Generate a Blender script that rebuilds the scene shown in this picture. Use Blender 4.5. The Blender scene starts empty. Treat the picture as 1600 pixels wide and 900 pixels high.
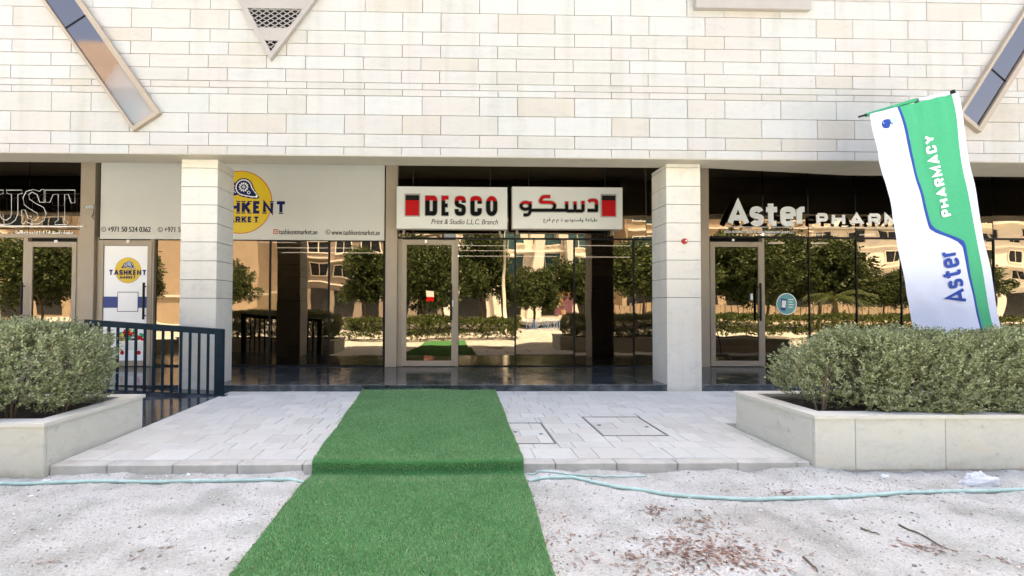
import bpy, math, random
import numpy as np
from mathutils import Vector, Matrix, noise
random.seed(7); rng = np.random.default_rng(7)
S = bpy.context.scene
COL = S.collection
R = math.radians

# ------------------------------------------------------------------ camera
FPX, CX0, CY0 = 720.0, 721.0, 463.2          # focal length and principal point in 1600x900 pixels
EYE = Vector((0, 0, 1.5))
MAT3 = (Matrix.Rotation(-R(1.2), 4, 'Z') @ Matrix.Rotation(R(90 + 1.18), 4, 'X') @ Matrix.Rotation(R(.17), 4, 'Z'))
cam_data = bpy.data.cameras.new('camera'); cam = bpy.data.objects.new('camera', cam_data)
COL.objects.link(cam); S.camera = cam
cam.matrix_world = Matrix.Translation(EYE) @ MAT3
cam_data.sensor_width = 36; cam_data.lens = 36 * FPX / 1600
cam_data.shift_x = (800 - CX0) / 1600; cam_data.shift_y = (CY0 - 450) / 1600
cam_data.clip_start = .05; cam_data.clip_end = 2000

# ------------------------------------------------------------------ light
SUN_EL, SUN_AZ = 71.5, 8.0                    # the sun stands behind the building, a little to the right
W = bpy.data.worlds.new('World'); S.world = W; W.use_nodes = True
bgn = W.node_tree.nodes['Background']
sky = W.node_tree.nodes.new('ShaderNodeTexSky'); sky.sky_type = 'NISHITA'; sky.sun_disc = False
sky.sun_elevation = R(SUN_EL); sky.sun_rotation = R(SUN_AZ)
sky.air_density = .8; sky.dust_density = 4.0; sky.ozone_density = .6
W.node_tree.links.new(sky.outputs[0], bgn.inputs[0]); bgn.inputs[1].default_value = .095
sd = bpy.data.lights.new('sun', 'SUN'); sd.energy = 5.0; sd.angle = R(.5); sd.color = (1, .95, .87)
sun = bpy.data.objects.new('sun', sd); COL.objects.link(sun)
sdir = Vector((math.sin(R(SUN_AZ)) * math.cos(R(SUN_EL)), math.cos(R(SUN_AZ)) * math.cos(R(SUN_EL)), math.sin(R(SUN_EL))))
sun.rotation_euler = sdir.to_track_quat('Z', 'Y').to_euler(); sun.location = (0, 20, 40)
S.view_settings.view_transform = 'Standard'; S.view_settings.look = 'None'
S.view_settings.exposure = 2.87; S.view_settings.gamma = 1
S.view_settings.use_curve_mapping = False
S.cycles.max_bounces = 8; S.cycles.diffuse_bounces = 4; S.cycles.glossy_bounces = 4
S.cycles.transparent_max_bounces = 12; S.cycles.caustics_reflective = False; S.cycles.caustics_refractive = False
S.cycles.sample_clamp_indirect = 6

def ray(px, py):
    return (MAT3.to_3x3() @ Vector(((px - CX0) / FPX, -(py - CY0) / FPX, -1)))
def at(px, py, Y):
    d = ray(px, py); return EYE + d * (Y / d.y)
def atz(px, py, z):
    d = ray(px, py); return EYE + d * ((z - 1.5) / d.z)

# ------------------------------------------------------------------ helpers
def tag(o, label=None, cat=None, group=None, kind=None):
    if label: o['label'] = label
    if cat: o['category'] = cat
    if group: o['group'] = group
    if kind: o['kind'] = kind
    return o
def empty(name, loc, label, cat, group=None):
    o = bpy.data.objects.new(name, None); COL.objects.link(o); o.location = loc
    o.empty_display_size = .1
    return tag(o, label, cat, group)
def link_mesh(name, me, parent=None, loc=(0, 0, 0)):
    o = bpy.data.objects.new(name, me); COL.objects.link(o); o.location = loc
    if parent: o.parent = parent
    return o
class MB:
    def __init__(s): s.v = []; s.f = []; s.m = []; s.smooth = False
    def add(s, vs, fs, m=0):
        b = len(s.v); s.v += [tuple(p) for p in vs]; s.f += [tuple(b + i for i in f) for f in fs]; s.m += [m] * len(fs); return s
    def box(s, x0, x1, y0, y1, z0, z1, m=0, c=0.0):
        if c <= 0:
            return s.add([(x0,y0,z0),(x1,y0,z0),(x1,y1,z0),(x0,y1,z0),(x0,y0,z1),(x1,y0,z1),(x1,y1,z1),(x0,y1,z1)],
                         [(0,3,2,1),(4,5,6,7),(0,1,5,4),(1,2,6,5),(2,3,7,6),(3,0,4,7)], m)
        # box with every edge chamfered by c
        import itertools
        vs = []; idx = {}
        X = (x0, x1); Yv = (y0, y1); Z = (z0, z1); sg = (1, -1)
        for i, j, k in itertools.product((0, 1), repeat=3):
            P = (X[i], Yv[j], Z[k]); d = (sg[i] * c, sg[j] * c, sg[k] * c)
            for ax in range(3):
                idx[(i, j, k, ax)] = len(vs)
                vs.append(tuple(P[a] + (0 if a == ax else d[a]) for a in range(3)))
        fs = []
        order = [(0, 0), (1, 0), (1, 1), (0, 1)]
        for ax in range(3):
            o = [a for a in range(3) if a != ax]
            for sd_ in (0, 1):
                f = []
                for (a, b) in order:
                    t = [0, 0, 0]; t[ax] = sd_; t[o[0]] = a; t[o[1]] = b
                    f.append(idx[(t[0], t[1], t[2], ax)])
                flip = (ax != 1) != (sd_ == 1)
                fs.append(tuple(f[::-1] if flip else f))
            for a in (0, 1):
                for b in (0, 1):
                    f = []
                    for e, axs in ((0, o[0]), (0, o[1]), (1, o[1]), (1, o[0])):
                        t = [0, 0, 0]; t[ax] = e; t[o[0]] = a; t[o[1]] = b
                        f.append(idx[(t[0], t[1], t[2], axs)])
                    fs.append(tuple(f))
        for i, j, k in itertools.product((0, 1), repeat=3):
            fs.append(tuple(idx[(i, j, k, a)] for a in range(3)))
        return s.add(vs, fs, m)
    def prism(s, poly, y0, y1, m=0):
        """poly: (x,z) outline extruded from y0 (front) to y1"""
        n = len(poly); vs = [(x, y0, z) for x, z in poly] + [(x, y1, z) for x, z in poly]
        return s.add(vs, [tuple(range(n)), tuple(range(2 * n - 1, n - 1, -1))] + [(i, i + n, (i + 1) % n + n, (i + 1) % n) for i in range(n)], m)
    def tube(s, pts, r, n=8, m=0, r2=None, cap=True):
        pts = [Vector(p) for p in pts]; b = len(s.v); L = len(pts)
        up = Vector((0, 0, 1)); 
        for i, p in enumerate(pts):
            d = (pts[min(i + 1, L - 1)] - pts[max(i - 1, 0)]).normalized()
            a = d.cross(up); a = a.normalized() if a.length > .05 else Vector((1, 0, 0)); c = a.cross(d)
            rr = r if r2 is None else r + (r2 - r) * i / (L - 1)
            for k in range(n):
                t = 2 * math.pi * k / n; s.v.append(tuple(p + a * (rr * math.cos(t)) + c * (rr * math.sin(t))))
        for i in range(L - 1):
            for k in range(n):
                s.f.append((b + i * n + k, b + i * n + (k + 1) % n, b + (i + 1) * n + (k + 1) % n, b + (i + 1) * n + k)); s.m.append(m)
        if cap:
            s.f.append(tuple(b + k for k in range(n))); s.m.append(m)
            s.f.append(tuple(b + (L - 1) * n + k for k in reversed(range(n)))); s.m.append(m)
        return s
    def disc(s, cx, cz, y, rx, rz, n=40, m=0, depth=.002):
        return s.prism([(cx + rx * math.cos(2 * math.pi * k / n), cz + rz * math.sin(2 * math.pi * k / n)) for k in range(n)], y, y + depth, m)
    def build(s, name, mats, parent=None, loc=(0, 0, 0), smooth=False, rel=True):
        """vertices are in world space; with a parent or loc they are made local to it"""
        off = Vector(loc)
        if parent is not None and rel:
            off = Vector(parent.location); q = parent.parent
            while q is not None: off += Vector(q.location); q = q.parent
            loc = (0, 0, 0)
        me = bpy.data.meshes.new(name)
        me.from_pydata([tuple(Vector(v) - off) for v in s.v], [], s.f)
        for mt in (mats if isinstance(mats, (list, tuple)) else [mats]): me.materials.append(mt)
        me.polygons.foreach_set('material_index', s.m)
        if smooth: me.polygons.foreach_set('use_smooth', [True] * len(s.f))
        me.validate(); me.update()
        return link_mesh(name, me, parent, loc)
def np_mesh(name, V, F, mat, parent=None, smooth=False):
    me = bpy.data.meshes.new(name); n = F.shape[1]
    me.vertices.add(len(V)); me.vertices.foreach_set('co', V.astype(np.float32).ravel())
    me.loops.add(F.size); me.loops.foreach_set('vertex_index', F.astype(np.int32).ravel())
    me.polygons.add(len(F)); me.polygons.foreach_set('loop_start', np.arange(0, F.size, n, dtype=np.int32))
    me.polygons.foreach_set('loop_total', np.full(len(F), n, dtype=np.int32))
    if smooth: me.polygons.foreach_set('use_smooth', np.ones(len(F), dtype=bool))
    me.materials.append(mat); me.update(calc_edges=True)
    return link_mesh(name, me, parent)

# ------------------------------------------------------------------ materials
def nodes(name):
    m = bpy.data.materials.new(name); m.use_nodes = True
    return m, m.node_tree.nodes, m.node_tree.links, m.node_tree.nodes['Principled BSDF']
def ramp(N, stops):
    r = N.new('ShaderNodeValToRGB'); e = r.color_ramp.elements
    e[0].position, e[0].color = stops[0][0], (*stops[0][1], 1); e[1].position, e[1].color = stops[-1][0], (*stops[-1][1], 1)
    for p, c in stops[1:-1]: x = e.new(p); x.color = (*c, 1)
    return r
def mul(c, k): return tuple(min(1, x * k) for x in c)
def pm(name, col, rough=.6, var=.12, scale=6, bump=.1, bscale=60, metal=0, coat=0, bdist=.002, spec=.5, stretch=None):
    m, N, L, B = nodes(name)
    tc = N.new('ShaderNodeTexCoord'); src = tc.outputs['Object']
    if stretch:
        mp = N.new('ShaderNodeMapping'); mp.inputs['Scale'].default_value = stretch; L.new(src, mp.inputs[0]); src = mp.outputs[0]
    n1 = N.new('ShaderNodeTexNoise'); n1.inputs['Scale'].default_value = scale; n1.inputs['Detail'].default_value = 8; n1.inputs['Roughness'].default_value = .6
    L.new(src, n1.inputs['Vector'])
    r = ramp(N, [(.3, mul(col, 1 - var)), (.7, mul(col, 1 + var))]); L.new(n1.outputs[0], r.inputs[0]); L.new(r.outputs[0], B.inputs['Base Color'])
    B.inputs['Roughness'].default_value = rough; B.inputs['Metallic'].default_value = metal; B.inputs['Coat Weight'].default_value = coat
    B.inputs['Specular IOR Level'].default_value = spec
    if bump:
        n2 = N.new('ShaderNodeTexNoise'); n2.inputs['Scale'].default_value = bscale; n2.inputs['Detail'].default_value = 6
        L.new(src, n2.inputs['Vector'])
        b = N.new('ShaderNodeBump'); b.inputs['Strength'].default_value = bump; b.inputs['Distance'].default_value = bdist
        L.new(n2.outputs[0], b.inputs['Height']); L.new(b.outputs[0], B.inputs['Normal'])
    return m
def stone(name, tints, rough=.75, obj_random=True, vein=.05, streak=0, dirt=0, zbase=0.0):
    """limestone whose tint differs block by block"""
    m, N, L, B = nodes(name)
    tc = N.new('ShaderNodeTexCoord'); oi = N.new('ShaderNodeObjectInfo'); ge = N.new('ShaderNodeNewGeometry')
    r = ramp(N, [(i / (len(tints) - 1), t) for i, t in enumerate(tints)]); r.color_ramp.interpolation = 'LINEAR'
    if obj_random: L.new(oi.outputs['Random'], r.inputs[0])
    else: L.new(ge.outputs['Random Per Island'], r.inputs[0])
    mp = N.new('ShaderNodeMapping'); mp.inputs['Scale'].default_value = (1, 1, 2.2)
    ad = N.new('ShaderNodeVectorMath'); ad.operation = 'SCALE'; cb = N.new('ShaderNodeCombineXYZ')
    for i in range(3): L.new(oi.outputs['Random'], cb.inputs[i])
    L.new(cb.outputs[0], ad.inputs[0]); ad.inputs['Scale'].default_value = 37
    ad2 = N.new('ShaderNodeVectorMath'); L.new(tc.outputs['Object'], ad2.inputs[0]); L.new(ad.outputs[0], ad2.inputs[1])
    L.new(ad2.outputs[0], mp.inputs[0])
    n1 = N.new('ShaderNodeTexNoise'); n1.inputs['Scale'].default_value = 3.5; n1.inputs['Detail'].default_value = 10; n1.inputs['Roughness'].default_value = .62; n1.inputs['Distortion'].default_value = .6
    L.new(mp.outputs[0], n1.inputs['Vector'])
    r2 = ramp(N, [(.3, (1 - 2.2 * vein,) * 3), (.5, (1, 1, 1)), (.72, (1, 1 - vein, 1 - 2 * vein))]); L.new(n1.outputs[0], r2.inputs[0])
    mx = N.new('ShaderNodeMixRGB'); mx.blend_type = 'MULTIPLY'; mx.inputs[0].default_value = 1
    L.new(r.outputs[0], mx.inputs[1]); L.new(r2.outputs[0], mx.inputs[2])
    n3 = N.new('ShaderNodeTexNoise'); n3.inputs['Scale'].default_value = 45; n3.inputs['Detail'].default_value = 4; L.new(ad2.outputs[0], n3.inputs['Vector'])
    r3 = ramp(N, [(.28, (.78, .75, .7)), (.38, (1, 1, 1))]); L.new(n3.outputs[0], r3.inputs[0])
    mx2 = N.new('ShaderNodeMixRGB'); mx2.blend_type = 'MULTIPLY'; mx2.inputs[0].default_value = .6
    L.new(mx.outputs[0], mx2.inputs[1]); L.new(r3.outputs[0], mx2.inputs[2]); last = mx2.outputs[0]
    def mulin(fac_socket, colr, k):
        nonlocal last
        q = N.new('ShaderNodeMixRGB'); q.blend_type = 'MULTIPLY'; q.inputs[2].default_value = (*colr, 1); L.new(last, q.inputs[1]); L.new(fac_socket, q.inputs[0]); last = q.outputs[0]
    if streak:      # rain streaks: long in z, narrow in x
        ms = N.new('ShaderNodeMapping'); ms.inputs['Scale'].default_value = (3.2, 3.2, .22); L.new(ge.outputs['Position'], ms.inputs[0])
        ns_ = N.new('ShaderNodeTexNoise'); ns_.inputs['Scale'].default_value = 1.6; ns_.inputs['Detail'].default_value = 7; L.new(ms.outputs[0], ns_.inputs['Vector'])
        rs = ramp(N, [(.5, (0, 0, 0)), (.75, (1, 1, 1))]); L.new(ns_.outputs[0], rs.inputs[0]); mulin(rs.outputs[0], (1 - streak, 1 - streak * 1.15, 1 - streak * 1.5), 1)
    if dirt:        # splashed sand and grime near the foot, with a ragged upper edge
        sp = N.new('ShaderNodeSeparateXYZ'); L.new(ge.outputs['Position'], sp.inputs[0])
        nd = N.new('ShaderNodeTexNoise'); nd.inputs['Scale'].default_value = 5; nd.inputs['Detail'].default_value = 9; nd.inputs['Roughness'].default_value = .7; L.new(ge.outputs['Position'], nd.inputs['Vector'])
        sub = N.new('ShaderNodeMath'); sub.operation = 'MULTIPLY_ADD'; sub.inputs[1].default_value = -3.2; sub.inputs[2].default_value = zbase * 3.2 + .12; L.new(sp.outputs[2], sub.inputs[0])
        ad_ = N.new('ShaderNodeMath'); ad_.operation = 'ADD'; L.new(sub.outputs[0], ad_.inputs[0]); L.new(nd.outputs[0], ad_.inputs[1])
        rd_ = ramp(N, [(.38, (0, 0, 0)), (.75, (1, 1, 1))]); L.new(ad_.outputs[0], rd_.inputs[0]); mulin(rd_.outputs[0], (1 - dirt, 1 - dirt * 1.15, 1 - dirt * 1.45), 1)
        ng = N.new('ShaderNodeTexNoise'); ng.inputs['Scale'].default_value = 9; ng.inputs['Detail'].default_value = 3; L.new(ge.outputs['Position'], ng.inputs['Vector'])
        rg_ = ramp(N, [(.66, (0, 0, 0)), (.74, (1, 1, 1))]); L.new(ng.outputs[0], rg_.inputs[0]); mulin(rg_.outputs[0], (1 - dirt * .5, 1 - dirt * .6, 1 - dirt * .7), 1)
    L.new(last, B.inputs['Base Color'])
    B.inputs['Roughness'].default_value = rough; B.inputs['Specular IOR Level'].default_value = .3
    b = N.new('ShaderNodeBump'); b.inputs['Strength'].default_value = .25; b.inputs['Distance'].default_value = .002
    L.new(n3.outputs[0], b.inputs['Height']); L.new(b.outputs[0], B.inputs['Normal'])
    return m
M = {}
M['stone'] = stone('limestone_cladding', [(.47,.455,.425),(.505,.475,.445),(.485,.485,.46),(.48,.445,.39),(.515,.51,.485),(.495,.49,.465),(.505,.47,.445),(.51,.50,.47)], vein=.035, streak=.10)
M['stone_far'] = stone('limestone_cladding_far', [(.47,.455,.425),(.505,.475,.445),(.485,.485,.46),(.48,.445,.39),(.515,.51,.485)], obj_random=False)
M['pillar_stone'] = stone('pillar_limestone', [(.64,.60,.52),(.68,.64,.555),(.65,.615,.54)], vein=.05, streak=.08, dirt=.22, zbase=.13)
M['planter_stone'] = stone('planter_limestone', [(.56,.53,.44),(.61,.59,.51),(.58,.555,.465)], vein=.06, dirt=.32, zbase=.0)
M['coping'] = stone('coping_limestone', [(.62,.59,.52),(.60,.57,.49)], vein=.05)
M['joint'] = pm('dark_joint', (.12,.11,.10), .9, .2, 8)
M['soffit'] = pm('painted_soffit', (.50,.45,.36), .85, .06, 3, .15, 120)
M['beige_metal'] = pm('beige_powder_coated_metal', (.37,.30,.22), .42, .04, 4, .03, 300)
M['dark_metal'] = pm('black_anodised_metal', (.010,.009,.008), .5, .2, 10, .03, spec=.2)
M['rail'] = pm('dark_blue_painted_steel', (.006,.018,.026), .55, .25, 7, .05, 90, spec=.25)
M['vent_metal'] = pm('pale_beige_coated_metal', (.37,.335,.30), .5, .04, 4, .03, 300)
M['white_panel'] = pm('printed_white_panel', (.62,.61,.56), .45, .02, 2, .0)
M['sign_white'] = pm('white_acrylic', (.76,.76,.72), .3, .02, 2, .0)
M['sign_side'] = pm('sign_return_metal', (.42,.40,.36), .4, .05)
M['vinyl_white'] = pm('white_vinyl', (.92,.92,.92), .4, .02, 4, 0)
M['black_print'] = pm('black_print', (.012,.012,.012), .45, .1, 4, 0, spec=.12)
M['grey_print'] = pm('charcoal_print', (.05,.05,.05), .45, .1, 4, 0, spec=.12)
M['navy_print'] = pm('navy_print', (.010,.016,.10), .45, .05, 4, 0, spec=.12)
M['blue_print'] = pm('blue_print', (.010,.035,.22), .5, .05, 4, 0)
M['yellow_print'] = pm('yellow_print', (.72,.50,.01), .4, .04, 4, 0)
M['orange_print'] = pm('orange_red_print', (.55,.10,.02), .45, .05, 4, 0)
M['red_print'] = pm('red_print', (.50,.008,.010), .5, .05, 4, 0, spec=.15)
M['red_plastic'] = pm('red_plastic', (.45,.02,.015), .3, .1, 20, 0, coat=.3)
M['white_plastic'] = pm('white_plastic', (.7,.7,.68), .35, .04, 10, 0)
M['teal_print'] = pm('teal_print', (.12,.38,.36), .4, .15, 30, 0)
M['kerb'] = pm('grey_concrete_kerb', (.46,.435,.385), .9, .16, 7, .5, 140)
M['mortar'] = pm('paving_bedding', (.26,.25,.235), .95, .2, 30, .4)
M['flag_white'] = pm('white_flag_fabric', (.62,.65,.78), .8, .02, 20, .2, 400)
M['flag_green'] = pm('green_flag_fabric', (.05,.36,.17), .8, .05, 20, .2, 400)
M['flag_blue'] = pm('blue_flag_print', (.012,.05,.30), .8, .05, 20, .2, 400)
M['bark'] = pm('bark', (.12,.085,.055), .9, .4, 20, .8, 40)
M['twig'] = pm('grey_twig', (.16,.12,.085), .9, .3, 30, .3)
M['soil'] = pm('dark_planter_soil', (.035,.025,.018), 1, .4, 20, 1, 60, bdist=.02)
M['hose'] = pm('pale_teal_hose', (.38,.52,.47), .4, .18, 12, .05)
M['tile_white'] = pm('white_litter', (.72,.72,.72), .5, .05, 20, .3)
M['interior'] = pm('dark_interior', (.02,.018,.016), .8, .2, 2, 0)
M['building_beige'] = pm('beige_render', (.42,.33,.23), .85, .08, 1, .1, 30)
M['building_white'] = pm('white_render', (.78,.74,.66), .8, .06, 1, .1, 30)
M['building_grey'] = pm('grey_render', (.27,.23,.19), .85, .08, 1, .1, 30)
M['window_teal'] = pm('teal_window_glass', (.05,.11,.12), .12, .3, .5, 0)
M['window_dark'] = pm('dark_window_glass', (.02,.022,.024), .12, .3, .5, 0)
M['asphalt'] = pm('asphalt', (.055,.052,.05), .9, .2, 2, .4, 100)
M['paint'] = pm('white_road_paint', (.7,.7,.68), .7, .1, 10, .1)

# polished dark granite
m, N, L, B = nodes('polished_dark_granite'); M['granite'] = m
tc = N.new('ShaderNodeTexCoord')
n1 = N.new('ShaderNodeTexNoise'); n1.inputs['Scale'].default_value = 3; n1.inputs['Detail'].default_value = 12; n1.inputs['Distortion'].default_value = 1.5; L.new(tc.outputs['Object'], n1.inputs['Vector'])
r = ramp(N, [(.35, (.018,.022,.026)), (.55, (.045,.052,.058)), (.75, (.10,.11,.115))]); L.new(n1.outputs[0], r.inputs[0])
n2 = N.new('ShaderNodeTexNoise'); n2.inputs['Scale'].default_value = 140; L.new(tc.outputs['Object'], n2.inputs['Vector'])
r2 = ramp(N, [(.45, (1, 1, 1)), (.7, (2.4, 2.4, 2.4))]); L.new(n2.outputs[0], r2.inputs[0])
mx = N.new('ShaderNodeMixRGB'); mx.blend_type = 'MULTIPLY'; mx.inputs[0].default_value = .8; L.new(r.outputs[0], mx.inputs[1]); L.new(r2.outputs[0], mx.inputs[2])
L.new(mx.outputs[0], B.inputs['Base Color']); B.inputs['Specular IOR Level'].default_value = .75
r3 = ramp(N, [(.3, (.07,)*3), (.7, (.2,)*3)]); L.new(n1.outputs[0], r3.inputs[0]); L.new(r3.outputs[0], B.inputs['Roughness'])

# paving: light grey concrete tile, tint per tile
M['tile'] = stone('pale_concrete_tile', [(.48,.465,.42),(.56,.545,.50),(.52,.515,.47),(.58,.565,.52),(.50,.485,.44),(.55,.545,.50)], .85, vein=.05)
M['tile_far'] = stone('pale_concrete_tile_far', [(.48,.465,.42),(.56,.545,.50),(.52,.515,.47),(.58,.565,.52)], .85, obj_random=False, vein=.05)

# sand
m, N, L, B = nodes('pale_compacted_sand'); M['sand'] = m
tc = N.new('ShaderNodeTexCoord'); V_ = tc.outputs['Object']
a = N.new('ShaderNodeTexNoise'); a.inputs['Scale'].default_value = 1.1; a.inputs['Detail'].default_value = 9; a.inputs['Roughness'].default_value = .65; L.new(V_, a.inputs['Vector'])
ra = ramp(N, [(.3, (.41,.385,.34)), (.42, (.53,.515,.475)), (.6, (.60,.59,.555)), (.75, (.67,.66,.63))]); L.new(a.outputs[0], ra.inputs[0])
g = N.new('ShaderNodeTexNoise'); g.inputs['Scale'].default_value = 70; g.inputs['Detail'].default_value = 8; g.inputs['Roughness'].default_value = .75; L.new(V_, g.inputs['Vector'])
rg = ramp(N, [(.32, (.40,.37,.33)), (.44, (.82,.80,.77)), (.54, (1.0,1.0,1.0)), (.75, (1.15,1.15,1.15))]); L.new(g.outputs[0], rg.inputs[0])
mx = N.new('ShaderNodeMixRGB'); mx.blend_type = 'MULTIPLY'; mx.inputs[0].default_value = .9; L.new(ra.outputs[0], mx.inputs[1]); L.new(rg.outputs[0], mx.inputs[2])
d = N.new('ShaderNodeTexNoise'); d.inputs['Scale'].default_value = 2.3; d.inputs['Detail'].default_value = 5; L.new(V_, d.inputs['Vector'])
rd = ramp(N, [(.46, (1,1,1)), (.60, (.80,.81,.79)), (.72, (.72,.72,.69))]); L.new(d.outputs[0], rd.inputs[0])
mx2 = N.new('ShaderNodeMixRGB'); mx2.blend_type = 'MULTIPLY'; mx2.inputs[0].default_value = 1; L.new(mx.outputs[0], mx2.inputs[1]); L.new(rd.outputs[0], mx2.inputs[2])
L.new(mx2.outputs[0], B.inputs['Base Color']); B.inputs['Roughness'].default_value = 1; B.inputs['Specular IOR Level'].default_value = .1
b = N.new('ShaderNodeBump'); b.inputs['Strength'].default_value = .9; b.inputs['Distance'].default_value = .012; L.new(g.outputs[0], b.inputs['Height']); L.new(b.outputs[0], B.inputs['Normal'])

def island(name, stops, rough=.6, trans=0, spec=.3, wear=False):
    m, N, L, B = nodes(name); ge = N.new('ShaderNodeNewGeometry')
    r = ramp(N, stops); L.new(ge.outputs['Random Per Island'], r.inputs[0]); L.new(r.outputs[0], B.inputs['Base Color'])
    if wear:        # trodden, dusty patches
        nz = N.new('ShaderNodeTexNoise'); nz.inputs['Scale'].default_value = 1.7; nz.inputs['Detail'].default_value = 6; nz.inputs['Roughness'].default_value = .65; L.new(ge.outputs['Position'], nz.inputs['Vector'])
        rz = ramp(N, [(.36, (.80, .84, .80)), (.52, (1, 1, 1)), (.7, (1.18, 1.10, 1.2))]); L.new(nz.outputs[0], rz.inputs[0])
        q = N.new('ShaderNodeMixRGB'); q.blend_type = 'MULTIPLY'; q.inputs[0].default_value = 1; L.new(r.outputs[0], q.inputs[1]); L.new(rz.outputs[0], q.inputs[2]); L.new(q.outputs[0], B.inputs['Base Color'])
    B.inputs['Roughness'].default_value = rough; B.inputs['Specular IOR Level'].default_value = spec
    if trans:
        t = N.new('ShaderNodeBsdfTranslucent'); L.new(r.outputs[0], t.inputs[0]); mxs = N.new('ShaderNodeMixShader'); mxs.inputs[0].default_value = trans
        L.new(B.outputs[0], mxs.inputs[1]); L.new(t.outputs[0], mxs.inputs[2]); L.new(mxs.outputs[0], N['Material Output'].inputs[0])
    return m
M['sage'] = island('silvery_sage_leaf', [(0,(.12,.13,.055)),(.35,(.25,.275,.125)),(.75,(.37,.40,.215)),(1,(.52,.54,.34))], .7, .2)
M['turf'] = island('green_turf_blade', [(0,(.10,.19,.06)),(.5,(.24,.385,.15)),(.93,(.35,.49,.24)),(1,(.58,.60,.40))], .6, wear=True)
M['turf_base'] = pm('green_turf_backing', (.05,.19,.05), .9, .3, 60, .5, 200)
M['tree_leaf'] = island('dark_green_leaf', [(0,(.03,.05,.014)),(.5,(.06,.09,.025)),(1,(.11,.14,.04))], .5, .2)
M['bush_leaf'] = island('bush_leaf', [(0,(.04,.07,.02)),(.5,(.08,.12,.03)),(1,(.16,.17,.05))], .5, .2)
M['litter'] = island('dry_leaf_litter', [(0,(.15,.09,.065)),(.5,(.30,.18,.13)),(.85,(.43,.29,.22)),(1,(.50,.40,.31))], .9)
M['debris'] = island('grey_brown_chaff', [(0,(.09,.075,.06)),(.6,(.22,.19,.155)),(1,(.36,.33,.28))], .95)
M['pebble'] = island('pale_pebble', [(0,(.22,.20,.18)),(.3,(.45,.42,.38)),(1,(.68,.66,.62))], .9)

# tinted glass: dark bronze pane, mirror coat on it, gently uneven
def glass(name, tint=(.80,.64,.45), fac=.34, dark=(.10,.085,.07), wave=.55, sky_grey=None):
    m = bpy.data.materials.new(name); m.use_nodes = True; N = m.node_tree.nodes; L = m.node_tree.links
    N.remove(N['Principled BSDF']); out = N['Material Output']
    tc = N.new('ShaderNodeTexCoord'); n = N.new('ShaderNodeTexNoise'); n.inputs['Scale'].default_value = 1.1; n.inputs['Detail'].default_value = 1.2; n.inputs['Roughness'].default_value = .35
    oi = N.new('ShaderNodeObjectInfo'); cb = N.new('ShaderNodeVectorMath'); cb.operation = 'ADD'
    sc = N.new('ShaderNodeMath'); sc.operation = 'MULTIPLY'; sc.inputs[1].default_value = 53; L.new(oi.outputs['Random'], sc.inputs[0])
    L.new(tc.outputs['Object'], cb.inputs[0]); L.new(sc.outputs[0], cb.inputs[1]); L.new(cb.outputs[0], n.inputs['Vector'])
    b = N.new('ShaderNodeBump'); b.inputs['Strength'].default_value = 1; b.inputs['Distance'].default_value = .012 * wave; L.new(n.outputs[0], b.inputs['Height'])
    gl = N.new('ShaderNodeBsdfGlossy'); gl.inputs['Roughness'].default_value = 0; gl.inputs['Color'].default_value = (*tint, 1); L.new(b.outputs[0], gl.inputs['Normal'])
    tr = N.new('ShaderNodeBsdfTransparent'); tr.inputs[0].default_value = (*dark, 1)
    if sky_grey: tr = N.new('ShaderNodeBsdfDiffuse'); tr.inputs[0].default_value = (*sky_grey, 1); gl.inputs['Roughness'].default_value = .04  # flat diffuse grey colours in the muted tone of a sky reflection
    fr = N.new('ShaderNodeFresnel'); fr.inputs[0].default_value = 1.5
    ma = N.new('ShaderNodeMath'); ma.operation = 'ADD'; ma.inputs[1].default_value = fac; ma.use_clamp = True; L.new(fr.outputs[0], ma.inputs[0])
    mx = N.new('ShaderNodeMixShader'); L.new(ma.outputs[0], mx.inputs[0]); L.new(tr.outputs[0], mx.inputs[1]); L.new(gl.outputs[0], mx.inputs[2]); L.new(mx.outputs[0], out.inputs[0])
    return m
M['glass'] = glass('bronze_tinted_glass', (.78,.60,.40), .22, (.06,.05,.04), .42)
M['glass_up'] = glass('grey_window_glass', (.27,.215,.18), .15, (.05,.05,.05), .3, sky_grey=(.38,.385,.395))  # pale sky reflection partly painted as a grey diffuse base
def emit(name, col, s):
    m, N, L, B = nodes(name); B.inputs['Emission Color'].default_value = (*col, 1); B.inputs['Emission Strength'].default_value = s
    B.inputs['Base Color'].default_value = (.8,.8,.8,1); return m
M['lamp'] = emit('lit_lamp', (1,.95,.88), 1.3)
M['cover_metal'] = pm('dusty_cover_frame', (.24,.235,.22), .8, .3, 20, .3)
M['mural_a'] = pm('faded_orange_mural', (.40,.20,.08), .8, .3, 3, 0)
M['mural_b'] = pm('faded_plum_mural', (.16,.07,.09), .8, .4, 3, 0)
M['clearlens'] = pm('black_lens', (.01,.01,.012), .1, .1, 5, 0)

# ------------------------------------------------------------------ key planes of the place (metres)
YW, YP, YPB, YG = 7.20, 7.42, 7.97, 9.71        # wall face, pillar front, pillar back, glazing
ZB = 3.845                                      # underside of the stone wall
ZPL = .232                                      # shop platform
YK = 4.15                                       # kerb face
def zpav(y): return .092 + .0116 * (y - YK)

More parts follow.
